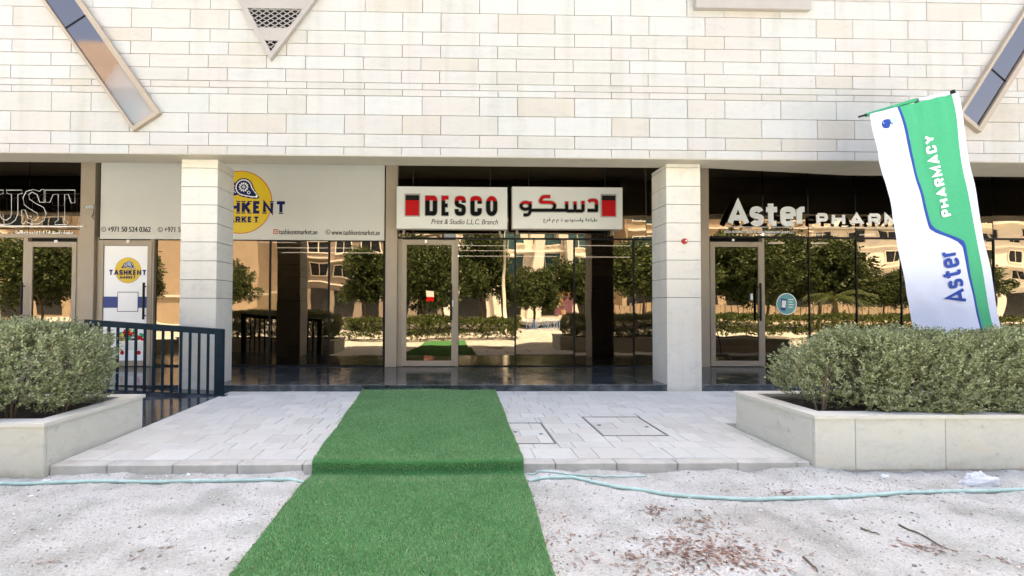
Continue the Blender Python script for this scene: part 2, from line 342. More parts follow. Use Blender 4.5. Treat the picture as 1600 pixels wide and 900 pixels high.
# ------------------------------------------------------------------ ground
gm = MB().add([(-300, -400, -.03), (300, -400, -.03), (300, 300, -.03), (-300, 300, -.03)], [(0, 1, 2, 3)])
tag(gm.build('ground', M['sand']), kind='structure')
x0, x1, y0, y1, st = -7.5, 10.0, -.6, 4.2, .024
nx, ny = int((x1 - x0) / st), int((y1 - y0) / st)
XX, YY = np.meshgrid(np.linspace(x0, x1, nx), np.linspace(y0, y1, ny))
ZZ = np.zeros_like(XX)
for j in range(ny):
    for i in range(nx):
        x, y = XX[j, i], YY[j, i]
        z = .030 * noise.noise((x * .9, y * 1.1, 3)) + .016 * noise.noise((x * 3.1, y * 3.3, 7)) + .011 * noise.noise((x * 8, y * 8, 1)) + .007 * noise.noise((x * 21, y * 21, 5))
        ZZ[j, i] = z
def carpet_x(y):          # left and right edge of the turf strip at depth y
    k = [(-1.0, -1.15, .52), (2.56, -1.205, .573), (4.12, -1.236, .652), (7.43, -1.42, .705)]
    for (a, l, r_), (b_, l2, r2_) in zip(k, k[1:]):
        if y <= b_: t = (y - a) / (b_ - a); return l + (l2 - l) * t, r_ + (r2_ - r_) * t
    return k[-1][1:]
inside = (XX > -1.3) & (XX < .75)
ZZ = np.where(inside, ZZ * .25, ZZ)
for j in range(ny):      # sand drifted against the kerb, and faint footprints
    if YY[j, 0] > 3.75:
        for i in range(nx): ZZ[j, i] += (0 if inside[j, i] else 1) * max(0, .020 + .045 * noise.noise((XX[j, i] * 1.4, 5, 0)) + .02 * noise.noise((XX[j, i] * 5, 2, 0))) * max(0, (YY[j, i] - 3.75) / .4) ** 1.5
for k in range(46):
    fx, fy, fa = random.uniform(-4.5, 6.5), random.uniform(1.7, 3.8), random.uniform(-.7, .7)
    dx_, dy_ = XX - fx, YY - fy; u_ = dx_ * math.cos(fa) + dy_ * math.sin(fa); v_ = -dx_ * math.sin(fa) + dy_ * math.cos(fa)
    q_ = (u_ / .055) ** 2 + (v_ / .14) ** 2; ZZ = ZZ - np.where(inside, 0, .013 * np.exp(-q_ ** 2) - .006 * np.exp(-(q_ - 1.6) ** 2))
fade = np.clip((YY - y0) / .5, 0, 1) * np.clip((XX - x0) / .5, 0, 1) * np.clip((x1 - XX) / .5, 0, 1)
ZZ = ZZ * fade - .012 * (1 - fade)
def sandz(x, y):
    i = min(max(int(round((x - x0) / (x1 - x0) * (nx - 1))), 0), nx - 1); j = min(max(int(round((y - y0) / (y1 - y0) * (ny - 1))), 0), ny - 1)
    return float(ZZ[j, i])
V = np.stack([XX, YY, ZZ], -1).reshape(-1, 3); idx = np.arange(nx * ny).reshape(ny, nx)
F = np.stack([idx[:-1, :-1], idx[:-1, 1:], idx[1:, 1:], idx[1:, :-1]], -1).reshape(-1, 4)
tag(np_mesh('sand_ground', V, F, M['sand'], smooth=True), kind='structure')

# pebbles and dead leaves lying on the sand
def scatter(name, pts, fn, mat):
    Vs, Fs = [], []
    for p in pts: fn(p, Vs, Fs)
    me = bpy.data.meshes.new(name); me.from_pydata(Vs, [], Fs); me.materials.append(mat); me.update()
    return link_mesh(name, me)
def pebble(p, Vs, Fs):
    x, y, s = p; z = sandz(x, y); b = len(Vs); t = random.random() * 3
    for k in range(5):
        a_ = t + k * 1.2566; rr = s * random.uniform(.7, 1.2)
        Vs.append((x + rr * math.cos(a_), y + rr * math.sin(a_), z - s * .1))
    for k in range(5):
        a_ = t + k * 1.2566; rr = s * random.uniform(.45, .7)
        Vs.append((x + rr * math.cos(a_), y + rr * math.sin(a_), z + s * random.uniform(.5, .8)))
    Fs.append(tuple(b + 5 + k for k in range(5)))
    for k in range(5): Fs.append((b + k, b + (k + 1) % 5, b + 5 + (k + 1) % 5, b + 5 + k))
def clear(x, y):
    l, r_ = carpet_x(y); return not (l - .01 < x < r_ + .01)
pts = []
while len(pts) < 9000:
    x, y = random.uniform(-5, 7.2), random.uniform(1.5, 4.12)
    if clear(x, y): pts.append((x, y, min(.022, .003 + abs(random.gauss(0, .0042)))))
tag(scatter('gravel', pts, pebble, M['pebble']), 'scattered pale pebbles and grit lying on the sand', 'gravel', kind='stuff')
def leaf(p, Vs, Fs):
    x, y, s = p[:3]; z = (p[3] if len(p) > 3 else sandz(x, y)) + random.uniform(.001, .008); b = len(Vs); t = random.random() * 6.28
    c, sn = math.cos(t), math.sin(t); w = s * random.uniform(.12, .32)
    def q(u, v, h): Vs.append((x + u * c - v * sn, y + u * sn + v * c, z + h))
    lift = random.uniform(0, s * .4)
    q(-s, 0, random.uniform(0, lift)); q(0, -w, lift * .6); q(s, 0, random.uniform(0, lift)); q(0, w, lift * .9); q(0, 0, lift * .1)
    Fs += [(b, b + 1, b + 4), (b + 1, b + 2, b + 4), (b + 2, b + 3, b + 4), (b + 3, b, b + 4)]
lp = []
clusters = [(1035,655+138,.10,20),(1030,795,.14,60),(1095,822,.18,130),(1065,853,.28,300),(1130,860,.30,300),(1120,878,.30,240),(1160,885,.2,120),(1100,870,.25,160),
            (1444,857,.13,110),(1231,771,.12,60),(1012,800,.08,40),(905,805,.16,30),(935,835,.12,30),(990,868,.10,50),(1045,885,.2,70),(1000,890,.15,50),(920,870,.25,40),(880,830,.25,30),
            (960,737,.16,40),(1100,742,.15,25),(1440,776,.25,60),(1290,768,.3,40),(270,738,.25,40),(330,745,.2,30),(1570,880,.12,35),(1090,797,.2,20),(1300,820,.1,8),(250,858,.06,12),(222,870,.06,12),(100,845,.05,6),
            (850,845,.1,30),(838,800,.1,20),(1150,770,.3,30),(430,800,.25,20),(60,880,.08,18)]
for (px, py, s_, n_) in clusters:
    c = atz(px, py, 0)
    for _ in range(int(n_ * .62)):
        x, y = c.x + random.gauss(0, s_ * .62), c.y + random.gauss(0, s_ * .34)
        if y < 4.12 and clear(x, y): lp.append((x, y, random.uniform(.010, .028)))
for _ in range(1500):
    x, y = random.uniform(-5, 7.2), random.uniform(1.5, 4.1)
    if clear(x, y) and noise.noise((x * .8, y * 1.1, 11)) > random.uniform(-.5, .35): lp.append((x, y, random.uniform(.004, .013)))
dp = []
for _ in range(3800):
    x, y = random.uniform(-5, 7.2), random.uniform(1.5, 4.12)
    if clear(x, y) and noise.noise((x * 1.1, y * 1.4, 4)) > random.uniform(-.5, .4): dp.append((x, y, random.uniform(.004, .016)))
for _ in range(160):
    x = random.uniform(-3.5, 3.25); y = YK + .14 + random.random() ** 2 * 2.5
    if not (carpet_x(y)[0] < x < carpet_x(y)[1]): dp.append((x, y, random.uniform(.003, .010), zpav(y)))
for _ in range(160):       # swept against the kerb and along the turf edges
    x = random.uniform(-3.4, 3.2); lp.append((x, 4.13 - abs(random.gauss(0, .05)), random.uniform(.006, .016)))
for _ in range(420):
    y = random.uniform(1.6, 4.0); l, r_ = carpet_x(y)
    x = l - abs(random.gauss(0, .03)) if random.random() < .5 else r_ + abs(random.gauss(0, .05)); lp.append((x, y, random.uniform(.006, .016)))
tag(scatter('plant_debris', dp, leaf, M['debris']), 'fine grey brown bits of twig and chaff strewn over the sand', 'debris', kind='stuff')
tag(scatter('leaf_litter', lp, leaf, M['litter']), 'reddish brown dead leaves drifted in patches on the sand', 'leaf litter', kind='stuff')
for k, (a_, c_, w_) in enumerate([((1405,823),(1495,865),'long thin dry twig lying left of the leaf patch near the right edge'), ((1255,873),(1282,900),'short curved twig at the bottom edge right of the leaf drift'), ((1345,827),(1380,836),'small dark twig on the sand in front of the right planter')]):
    p, q = atz(*a_, 0), atz(*c_, 0); L_ = []
    for i in range(7):
        t = i / 6; v = p.lerp(q, t); L_.append((v.x + random.gauss(0, .006), v.y + random.gauss(0, .006), sandz(v.x, v.y) + .010))
    tag(MB().tube(L_, .007, 6, r2=.003).build('twig', M['twig'], loc=L_[0], smooth=True), w_, 'twig')

# ------------------------------------------------------------------ kerb, paving
kerb = empty('kerb', (0, YK, 0), 'low grey concrete kerb edging the paving between the two planters', 'kerb')
XKL, XKR = -3.53, 3.27
joints = [XKL] + [ (px - 706) / 171 for px in (187, 285, 382) ] + [(480 - 706) / 171, (575-706)/171, (672-706)/171, (769-706)/171, (866-706)/171, (961-706)/171, (1056-706)/171, (1150-706)/171, (1243-706)/171] + [XKR]
for a_, c_ in zip(joints, joints[1:]):
    MB().box(a_ + .003, c_ - .003, YK + random.uniform(-.002, .002), YK + .12, -.08, zpav(YK) + random.uniform(-.002, .001), c=.008).build('kerb_stone', M['kerb'], kerb)
MB().box(XKL, XKR, YK + .02, YK + .11, -.08, .08).build('kerb_bedding', M['mortar'], kerb)
pav = empty('paving', (0, 5.5, 0), 'pale grey rectangular paving slabs in front of the shops', 'paving')
pb = MB()
def slope_quad(mb, x0, x1, y0, y1, dz, m=0): mb.add([(x0, y0, zpav(y0) + dz), (x1, y0, zpav(y0) + dz), (x1, y1, zpav(y1) + dz), (x0, y1, zpav(y1) + dz)], [(0, 1, 2, 3)], m)
slope_quad(pb, -3.52, 12, YK + .1, 7.46, -.008)
pb.build('bedding', M['mortar'], pav)
far = MB(); tiles = []
y = YK + .123; row = 0
def tile_box(mb, xa, xb, ya, yb, h=.0):
    c = .004; g = .0022
    xa += g; xb -= g; ya += g; yb -= g; z = [zpav(t) + h for t in (ya, yb)]
    mb.add([(xa, ya, z[0] - .03), (xb, ya, z[0] - .03), (xb, yb, z[1] - .03), (xa, yb, z[1] - .03),
            (xa, ya, z[0] - c), (xb, ya, z[0] - c), (xb, yb, z[1] - c), (xa, yb, z[1] - c),
            (xa + c, ya + c, z[0]), (xb - c, ya + c, z[0]), (xb - c, yb - c, z[1]), (xa + c, yb - c, z[1])],
           [(0,1,5,4),(1,2,6,5),(2,3,7,6),(3,0,4,7),(4,5,9,8),(5,6,10,9),(6,7,11,10),(7,4,8,11),(8,9,10,11)])
covers = []
for pts4 in ([(800,662),(865,661),(887,692),(800,693)], [(916,653),(1002,652),(1037,680),(943,681)]):
    P = [atz(a_, b_, zpav(5)) for a_, b_ in pts4]
    covers.append((P[3].x, (P[1].x + P[2].x) / 2, (P[3].y + P[2].y) / 2, (P[0].y + P[1].y) / 2))
covers = [(.62, 1.07, covers[0][2], covers[0][3]), ((covers[1][0] + .0) , covers[1][1], covers[1][2], covers[1][3])]
def free(xa, xb, ya, yb):
    for (a0, a1, b0, b1) in covers:
        if xa < a1 - .01 and xb > a0 + .01 and ya < b1 - .01 and yb > b0 + .01: return False
    return True
ymarks = [y]
seq = [.30, .20, .30, .20, .20, .30, .20, .30, .20, .20, .30, .20]*2
k = 0
while y < 7.40:
    h_ = min(seq[k % len(seq)], 7.43 - y); k += 1
    x = -3.52 + (0 if k % 2 else -.15)
    while x < 6.5:
        w_ = random.choice((.2, .2, .3, .3, .4)); xa, xb = max(x, -3.518), x + w_; x += w_
        if y + h_ / 2 < 5.32 and xa > 3.2: continue
        if y < 5.32: xb = min(xb, 3.27)
        if xb - xa < .05: continue
        if free(xa, xb, y, y + h_): tiles.append((xa, xb, y, y + h_))
        else:           # cut the slab round the cover
            for (a0, a1, b0, b1) in covers:
                if xa < a1 and xb > a0 and y < b1 and y + h_ > b0:
                    e = .012
                    if xa < a0 - .05: tile_box(far, xa, a0 - e, y, y + h_)
                    if xb > a1 + .05: tile_box(far, a1 + e, xb, y, y + h_)
                    xx0, xx1 = max(xa, a0 - e), min(xb, a1 + e)
                    if y < b0 - .03: tile_box(far, xx0, xx1, y, b0 - e)
                    if y + h_ > b1 + .03: tile_box(far, xx0, xx1, b1 + e, y + h_)
                    break
    y += h_
def vis(t):
    l, r_ = carpet_x((t[2] + t[3]) / 2); return not (t[0] > l and t[1] < r_) and t[0] < 4.6
tv = sorted([t for t in tiles if vis(t)], key=lambda t: t[2])[:290]; ts = set(tv)
for t in tv:
    b_ = MB(); tile_box(b_, *t, random.uniform(-.0015, .0015)); o = b_.build('slab', M['tile'], pav)
for t in tiles:
    if t not in ts: tile_box(far, *t)
tag(far.build('slab_field', M['tile_far'], pav), kind='stuff')
labs = ['square slab filled access cover beside the right edge of the green turf', 'square slab filled access cover in the middle of the right hand paving']
for (a0, a1, b0, b1), lb in zip(covers, labs):
    c = empty('access_cover', ((a0 + a1) / 2, b0, zpav(b0)), lb, 'access cover', 'slab filled access covers in the paving')
    fr = MB(); t = .0045; z0 = zpav(b0)
    def fbox(xa, xb, ya, yb): fr.add([(xa, ya, zpav(ya) - .02), (xb, ya, zpav(ya) - .02), (xb, yb, zpav(yb) - .02), (xa, yb, zpav(yb) - .02), (xa, ya, zpav(ya) + .003), (xb, ya, zpav(ya) + .003), (xb, yb, zpav(yb) + .003), (xa, yb, zpav(yb) + .003)], [(0,3,2,1),(4,5,6,7),(0,1,5,4),(1,2,6,5),(2,3,7,6),(3,0,4,7)])
    fbox(a0 - t, a1 + t, b0 - t, b0 + t); fbox(a0 - t, a1 + t, b1 - t, b1 + t); fbox(a0 - t, a0 + t, b0 + t, b1 - t); fbox(a1 - t, a1 + t, b0 + t, b1 - t)
    fr.build('frame', M['cover_metal'], c)
    xm = (a0 + a1) / 2; nr = 3; hh = (b1 - b0 - .03) / nr
    for q in range(nr):
        cut = [a0 + .014, xm + (-.09 if q % 2 else .07), a1 - .014]
        for u0, u1 in zip(cut, cut[1:]):
            b_ = MB(); tile_box(b_, u0, u1, b0 + .015 + q * hh, b0 + .015 + (q + 1) * hh); b_.build('slab', M['tile'], c)
    for hx in (a0 + .09, a1 - .09):
        b_ = MB(); ym = b0 + (b1 - b0) * (.52 if hx < xm else .42); b_.disc(0, 0, 0, .022, .014, 12, depth=.004)
        b_.v = [(hx + vx, ym + vz, zpav(ym) + .004 - vy) for vx, vy, vz in b_.v]; b_.build('lifting_eye', M['dark_metal'], c)

# ------------------------------------------------------------------ granite floor, platform, ramp
plat = empty('granite_platform', (0, YP + .02, 0), 'low step of polished dark granite running under the shopfronts', 'step')
XR_, XL_ = 14.0, -10.0
MB().box(XL_, XR_, YP + .045, YG + .3, -.05, ZPL - .022).build('core', M['joint'], plat)
cuts = [-9.4, -8.2, -7.0, -5.8, -4.6, -3.79, -2.6, -1.4, -.2, 1.0, 2.09, 3.25, 4.3, 5.5, 6.7, 7.9, 9.1, 10.3, 11.5]
for a_, c_ in zip(cuts, cuts[1:]):
    MB().box(a_ + .001, c_ - .001, YP + .012, 8.55, ZPL - .022, ZPL, c=.003).build('slab', M['granite'], plat)
    MB().box(a_ + .001, c_ - .001, 8.552, YG + .3, ZPL - .022, ZPL, c=.002).build('slab', M['granite'], plat)
    MB().box(a_ + .001, c_ - .001, YP + .026, YP + .045, zpav(YP) - .05, ZPL - .0225).build('riser', M['granite'], plat)
gf = empty('granite_forecourt', (-3.6, 5.4, 0), 'polished dark granite strip and ramp behind the left planter', 'ramp')
XG = -3.522; zg = lambda y: zpav(y) + .002
for a_, c_ in ((XG, -4.7), (-4.702, -5.9), (-5.902, -7.6)):
    MB().add([(c_, 5.39, zg(5.39)), (a_, 5.39, zg(5.39)), (a_, 7.05, zg(7.05)), (c_, 7.05, zg(7.05)), (c_, 5.39, -.05), (a_, 5.39, -.05), (a_, 7.05, -.05), (c_, 7.05, -.05)], [(0,1,2,3),(0,4,5,1),(1,5,6,2),(2,6,7,3),(3,7,4,0)]).build('slab', M['granite'], gf)
zr = lambda x: min(ZPL + .003, .135 + (XG - x) * .048)
MB().add([(XG, 7.052, zr(XG)), (-5.6, 7.052, zr(-5.6)), (-9, 7.052, zr(-9)), (-9, 7.43, zr(-9)), (-5.6, 7.43, zr(-5.6)), (XG, 7.43, zr(XG)),
          (XG, 7.052, 0), (-5.6, 7.052, 0), (-9, 7.052, 0)], [(5,4,1,0),(4,3,2,1),(0,1,7,6),(1,2,8,7)]).build('ramp_surface', M['granite'], gf)

# ------------------------------------------------------------------ upper stone wall
bld = empty('stone_building', (0, YW, ZB), 'pale limestone clad upper storey over the row of shops', 'building')
MB().box(-22, 24, YW + .035, 7.655, ZB + .012, 15.8).box(-22, 24, 7.656, 24, 4.801, 15.8).build('core_wall', M['joint'], bld)
MB().box(-22, 24, YW - .05, 24.2, 15.8, 16.2).build('parapet', M['stone_far'], bld)
MB().box(-22, 24, YW + .008, 7.66, ZB - .005, ZB + .03).build('soffit', M['soffit'], bld)
sf = MB(); sf.add([(4.35, 7.66, ZB - .004), (24, 7.66, ZB - .004), (24, 8.0, ZB - .004), (7.0, 8.0, ZB - .004), (4.35, 7.66, 5), (24, 7.66, 5), (24, 8.0, 5), (7.0, 8.0, 5)], [(0,3,2,1),(0,1,5,4),(2,3,7,6),(3,0,4,7)]).build('soffit_wedge', M['soffit'], bld)
MB().box(-22, 24, 7.66, YG + .1, 4.75, 4.8).build('arcade_ceiling', M['soffit'], bld)
MB().box(-22, 24, 9.95, 10.1, ZPL + 3.95, 4.9).build('header', M['dark_metal'], bld)
for sx in (-22, 23.9): MB().box(sx, sx + .1, 7.66, 24, 0, 4.7).build('end_wall', M['stone_far'], bld)
# slanted windows and the vent first: their outline cuts nothing, they stand proud of the wall
brick_cache = {}
def brick_mesh(w_, h_):
    key = (round(w_, 3), round(h_, 3))
    if key not in brick_cache:
        g = .0040; c = .003; x, z = w_ / 2 - g, h_ / 2 - g
        me = bpy.data.meshes.new('brick')
        me.from_pydata([(-x, .034, -z), (x, .034, -z), (x, .034, z), (-x, .034, z), (-x, c, -z), (x, c, -z), (x, c, z), (-x, c, z), (-x + c, 0, -z + c), (x - c, 0, -z + c), (x - c, 0, z - c), (-x + c, 0, z - c)], [],
                       [(0,1,5,4),(1,2,6,5),(2,3,7,6),(3,0,4,7),(4,5,9,8),(5,6,10,9),(6,7,11,10),(7,4,8,11),(8,9,10,11)])
        me.materials.append(M['stone']); me.update(); brick_cache[key] = me
    return brick_cache[key]
def wx(px, py): return at(px, py, YW).x
# course heights (from the underside up) and where a short stone begins, both read at the wall plane
zc = [ZB]; ys = [247, 232, 212, 182, 152.3, 142.2, 132, 112, 92, 72.3, 52, 22]
zz = [at(800, y_, YW).z for y_ in ys]; zz[0] = ZB
zz.append(zz[-1] + .30)
PER = at(956, 240, YW).x - at(628, 240, YW).x
UN = PER / 3.3
offB, offA = at(956, 197, YW).x, at(749.3, 167, YW).x      # start of a .6 stone
off = [offB - .004, offA + .001, offB, offA, offB, offA, offB - .018, offA - .022, offB - .006, offA, offB, offA]
up = MB(); nb = 0
def course(z0, z1, o_, single):
    global nb
    x = o_ - PER * 6; k = 0
    while x < 12:
        w_ = (.6, .9, .9, .9)[k % 4] * UN; k += 1
        if x + w_ > -8.6 and x < 11.2:
            if single and x + w_ > -7.75 and x < 9.75:
                link_mesh('brick', brick_mesh(w_, z1 - z0), bld, (x + w_ / 2, random.uniform(-.0012, .0012), (z0 + z1) / 2 - ZB)); nb += 1
            else:
                up.box(x + .004, x + w_ - .004, YW + random.uniform(-.001, .001), YW + .034, z0 + .004, z1 - .004)
        x += w_
for i in range(12): course(zz[i], zz[i + 1], off[i], True)
z = zz[-1]; k = 0
while z < 15.7:
    h_ = (.2, .2, .3, .3, .1, .1, .2)[k % 7]; course(z, min(z + h_, 15.8), offB if k % 2 else offA, False); z += h_; k += 1
for sx in ((-22, -8.6), (11.2, 24)):
    z = ZB
    while z < 15.7: up.box(sx[0], sx[1], YW + .002, YW + .034, z + .004, z + .296); z += .3
tag(up.build('upper_brickwork', M['stone_far'], bld), kind='stuff')

def wp(px, py, d=0): p = at(px, py, YW - d); return Vector((p.x, p.y, p.z))
def slanted_window(o1, o2, b1, b2, lab, div, inner=None):
    """o1,o2: far end of the two long edges; b1,b2: near end corners"""
    P = [Vector((wp(*q).x, wp(*q).z)) for q in (o1, o2, b2, b1)]
    P[1] = P[2] + (P[0] - P[3])
    c = (P[0] + P[1] + P[2] + P[3]) / 4
    fr = MB(); t = .075
    ax = (P[3] - P[0]).normalized(); nn = Vector((-ax.y, ax.x))
    if (P[1] - P[0]).dot(nn) < 0: nn = -nn
    wd = (P[2] - P[3]).length
    def bar(a_, b_, side, th, y0_, y1_):
        fr.prism([(a_.x, a_.y), (b_.x, b_.y), ((b_ + side * th).x, (b_ + side * th).y), ((a_ + side * th).x, (a_ + side * th).y)], y0_, y1_)
    bar(P[0], P[3], nn, t * .6, YW - .07, YW + .03); bar(P[1], P[2], -nn, t, YW - .07, YW + .03)
    bar(P[3] + nn * t * .6, P[2] - nn * t, -ax, t * .8, YW - .068, YW + .03); bar(P[0] + nn * t * .6, P[1] - nn * t, ax, t, YW - .068, YW + .03)
    f = fr.build('slanted_window', M['beige_metal'], bld); tag(f, lab)
    g = MB(); e = .045
    q = [P[0] + nn * e + ax * t, P[1] - nn * t + ax * t, P[2] - nn * t - ax * t * .8, P[3] + nn * e - ax * t * .8]
    dd = Vector((wp(*div[0]).x, wp(*div[0]).z)); L_ = (q[3] - q[0]).length; s_ = (dd - q[0]).dot(ax); gp = .012
    for u0, u1 in ((0, s_ - gp), (s_ + gp, L_)):
        g = MB(); A_ = [q[0] + ax * u0, q[1] + ax * u0, q[1] + ax * u1, q[0] + ax * u1]
        g.prism([(v.x, v.y) for v in A_], YW - .03, YW - .02); o = g.build('pane', M['glass_up'], f)
    g = MB(); A_ = [q[0] + ax * (s_ - gp), q[1] + ax * (s_ - gp), q[1] + ax * (s_ + gp), q[0] + ax * (s_ + gp)]
    g.prism([(v.x, v.y) for v in A_], YW - .036, YW - .02); g.build('glazing_bar', M['dark_metal'], f)
sl = 145 / 207
slanted_window((67 - 300 * sl, -300), (135 - 300 * sl, -300), (212, 207), (254, 179), 'slanted narrow window on the left above the first shops', ((105, 46),))
sr = (1503 - 1600) / (192 - 5.5)
slanted_window((1523.6 - 520 * sr, 211 - 520), (1503 - 505 * sr - 0, 192 - 520), (1525, 212), (1499, 193) if False else (1501, 190), 'slanted narrow window on the right above the flag', ((1573, 126),)) if False else None
p0, p1 = Vector((1525, 211)), Vector((1484, 190)); dr = Vector((97, -154)).normalized()
slanted_window(tuple(Vector((1492, 181)) + dr * 520), tuple(Vector((1526, 209)) + dr * 520), (1492, 181), (1526, 209), 'slanted narrow window on the right above the flag', ((1546, 109),))

# triangular louvre vent
def W2(px, py): p = wp(px, py); return Vector((p.x, p.z))
ap, tl, tr_ = W2(424, 97), W2(372 - 60, -112), W2(494 + 84, -112)
ap, tl, tr_ = W2(424.5, 97), W2(424.5 - .547 * 250, 97 - 250), W2(424.5 + .755 * 250, 97 - 250)
vent = MB(); cen = (ap + tl + tr_) / 3
ins = lambda p, k_: p + (cen - p).normalized() * k_
A_, B_, C_ = ins(ap, .13), ins(tl, .17), ins(tr_, .14)
for u, v, u2, v2 in ((ap, tl, A_, B_), (tl, tr_, B_, C_), (tr_, ap, C_, A_)):
    vent.prism([(u.x, u.y), (v.x, v.y), (v2.x, v2.y), (u2.x, u2.y)], YW - .075, YW + .01)
vf = vent.build('triangular_vent', M['vent_metal'], bld); tag(vf, 'triangular beige metal vent with mesh openings pointing down')
def xr(z_):     # inner triangle span at height z_
    def X(u, v): t = (z_ - u.y) / (v.y - u.y); return u.x + (v.x - u.x) * t
    return X(A_, B_), X(A_, C_)
zt = [W2(424, q).y for q in (0, 17, 47, 67, 88)]
pn = MB()
za, zb_ = zt[1], B_.y - .0; l1, r1 = xr(za); l2, r2 = xr(zb_); pn.prism([(l1, za), (r1, za), (r2, zb_), (l2, zb_)], YW - .066, YW - .055)
za, zb_ = zt[3], zt[2]; l1, r1 = xr(za); l2, r2 = xr(zb_); pn.prism([(l1, za), (r1, za), (r2, zb_), (l2, zb_)], YW - .066, YW - .055)
pn.build('blank_panel', M['vent_metal'], vf)
bk = MB(); bk.prism([(A_.x, A_.y), (xr(zt[1])[1], zt[1]), (xr(zt[1])[0], zt[1])], YW - .012, YW - .006); bk.build('dark_backing', M['dark_metal'], vf)
for z0_, z1_ in ((zt[2], zt[1]), (A_.y, zt[3])):
    me_ = MB(); z = z0_; r_ = 0; dx, dz = .125, .038
    while z < z1_ + dz:
        l1, r1 = xr(min(max(z, z0_ + .001), z1_)); x = ap.x - 10 * dx + (dx / 2 if r_ % 2 else 0)
        while x < r1:
            if x + dx > l1:
                for (xa, za, xb, zb2) in ((x, z, x + dx / 2, z + dz), (x + dx / 2, z + dz, x + dx, z)):
                    # clip the strand to the opening
                    seg = []
                    for t in np.linspace(0, 1, 5):
                        X_, Z_ = xa + (xb - xa) * t, za + (zb2 - za) * t
                        if z0_ <= Z_ <= z1_:
                            a1_, a2_ = xr(Z_)
                            if a1_ <= X_ <= a2_: seg.append((X_, Z_))
                    if len(seg) > 1:
                        h_ = .0065; me_.prism([(seg[0][0], seg[0][1] - h_), (seg[-1][0], seg[-1][1] - h_), (seg[-1][0], seg[-1][1] + h_), (seg[0][0], seg[0][1] + h_)], YW - .062, YW - .05)
            x += dx
        z += dz; r_ += 1
    me_.build('expanded_mesh', M['vent_metal'], vf)
# square louvre box at the top
a_, c_ = wp(1088, 10.5, .08), wp(1268, 12.5, .08)
bx = MB(); bx.box(a_.x, c_.x, YW - .08, YW + .01, a_.z - .01, a_.z + 1.2, c=.004)
o = bx.build('window_box', M['vent_metal'], bld); tag(o, 'lower edge of a projecting beige metal window surround')

# ------------------------------------------------------------------ pillars
for px0, px1, lab in ((281, 338, 'stone pillar on the left beside the dark railing'), (1042, 1095.5, 'stone pillar on the right with a red alarm on its face')):
    xa, xb = at(px0, 440, YP).x, at(px1, 440, YP).x
    pl = empty('stone_pillar', ((xa + xb) / 2, (YP + YPB) / 2, zpav(YP)), lab, 'pillar', 'square limestone clad pillars carrying the wall')
    MB().box(xa + .02, xb - .02, YP + .02, YPB - .02, 0, ZB - .01).build('core', M['joint'], pl)
    zj = [zpav(YP) - .02] + [at(300 if px0 < 500 else 1070, q, YP).z for q in ((466, 437, 407.5, 378, 349, 320, 291.5, 262.5) if px0 < 500 else (465, 436, 406.5, 377, 348.3, 319.5, 291, 262))] + [ZB - .006]
    for z0_, z1_ in zip(zj, zj[1:]):
        MB().box(xa, xb, YP + random.uniform(0, .001), YPB, z0_ + .004, z1_ - .004, c=.004).build('stone_block', M['pillar_stone'], pl)
al = at(1069, 377, YP)
o = empty('fire_alarm', (al.x, YP, al.z), 'small red round fire alarm fixed to the right pillar', 'alarm')
b_ = MB()
for r0, y_0, y_1 in ((.046, YP - .02, YP), (.038, YP - .045, YP - .018)): b_.disc(al.x, al.z, y_0, r0, r0, 24, 0, y_1 - y_0)
b_.build('housing', M['red_plastic'], o); b2 = MB(); b2.disc(al.x + .012, al.z + .004, YP - .052, .014, .014, 16, 0, .008); b2.build('lens', M['white_plastic'], o)

# ------------------------------------------------------------------ stroke lettering
def rr(x0_, y0_, x1_, y1_, rx, ry, n=5):
    P = []
    for cx, cy, a0 in ((x1_ - rx, y1_ - ry, 0), (x0_ + rx, y1_ - ry, 90), (x0_ + rx, y0_ + ry, 180), (x1_ - rx, y0_ + ry, 270)):
        for k_ in range(n + 1):
            t = R(a0 + 90 * k_ / n); P.append((cx + rx * math.cos(t), cy + ry * math.sin(t)))
    return P
def crv(P, n=3):      # Chaikin rounding of an open path
    for _ in range(n):
        Q = [P[0]]
        for a_, b_ in zip(P, P[1:]): Q += [(a_[0] * .75 + b_[0] * .25, a_[1] * .75 + b_[1] * .25), (a_[0] * .25 + b_[0] * .75, a_[1] * .25 + b_[1] * .75)]
        P = Q + [P[-1]]
    return P
Sp = [(1,.70),(1,.88),(.85,1),(.15,1),(0,.88),(0,.62),(.15,.54),(.85,.46),(1,.38),(1,.12),(.85,0),(.15,0),(0,.12),(0,.30)]
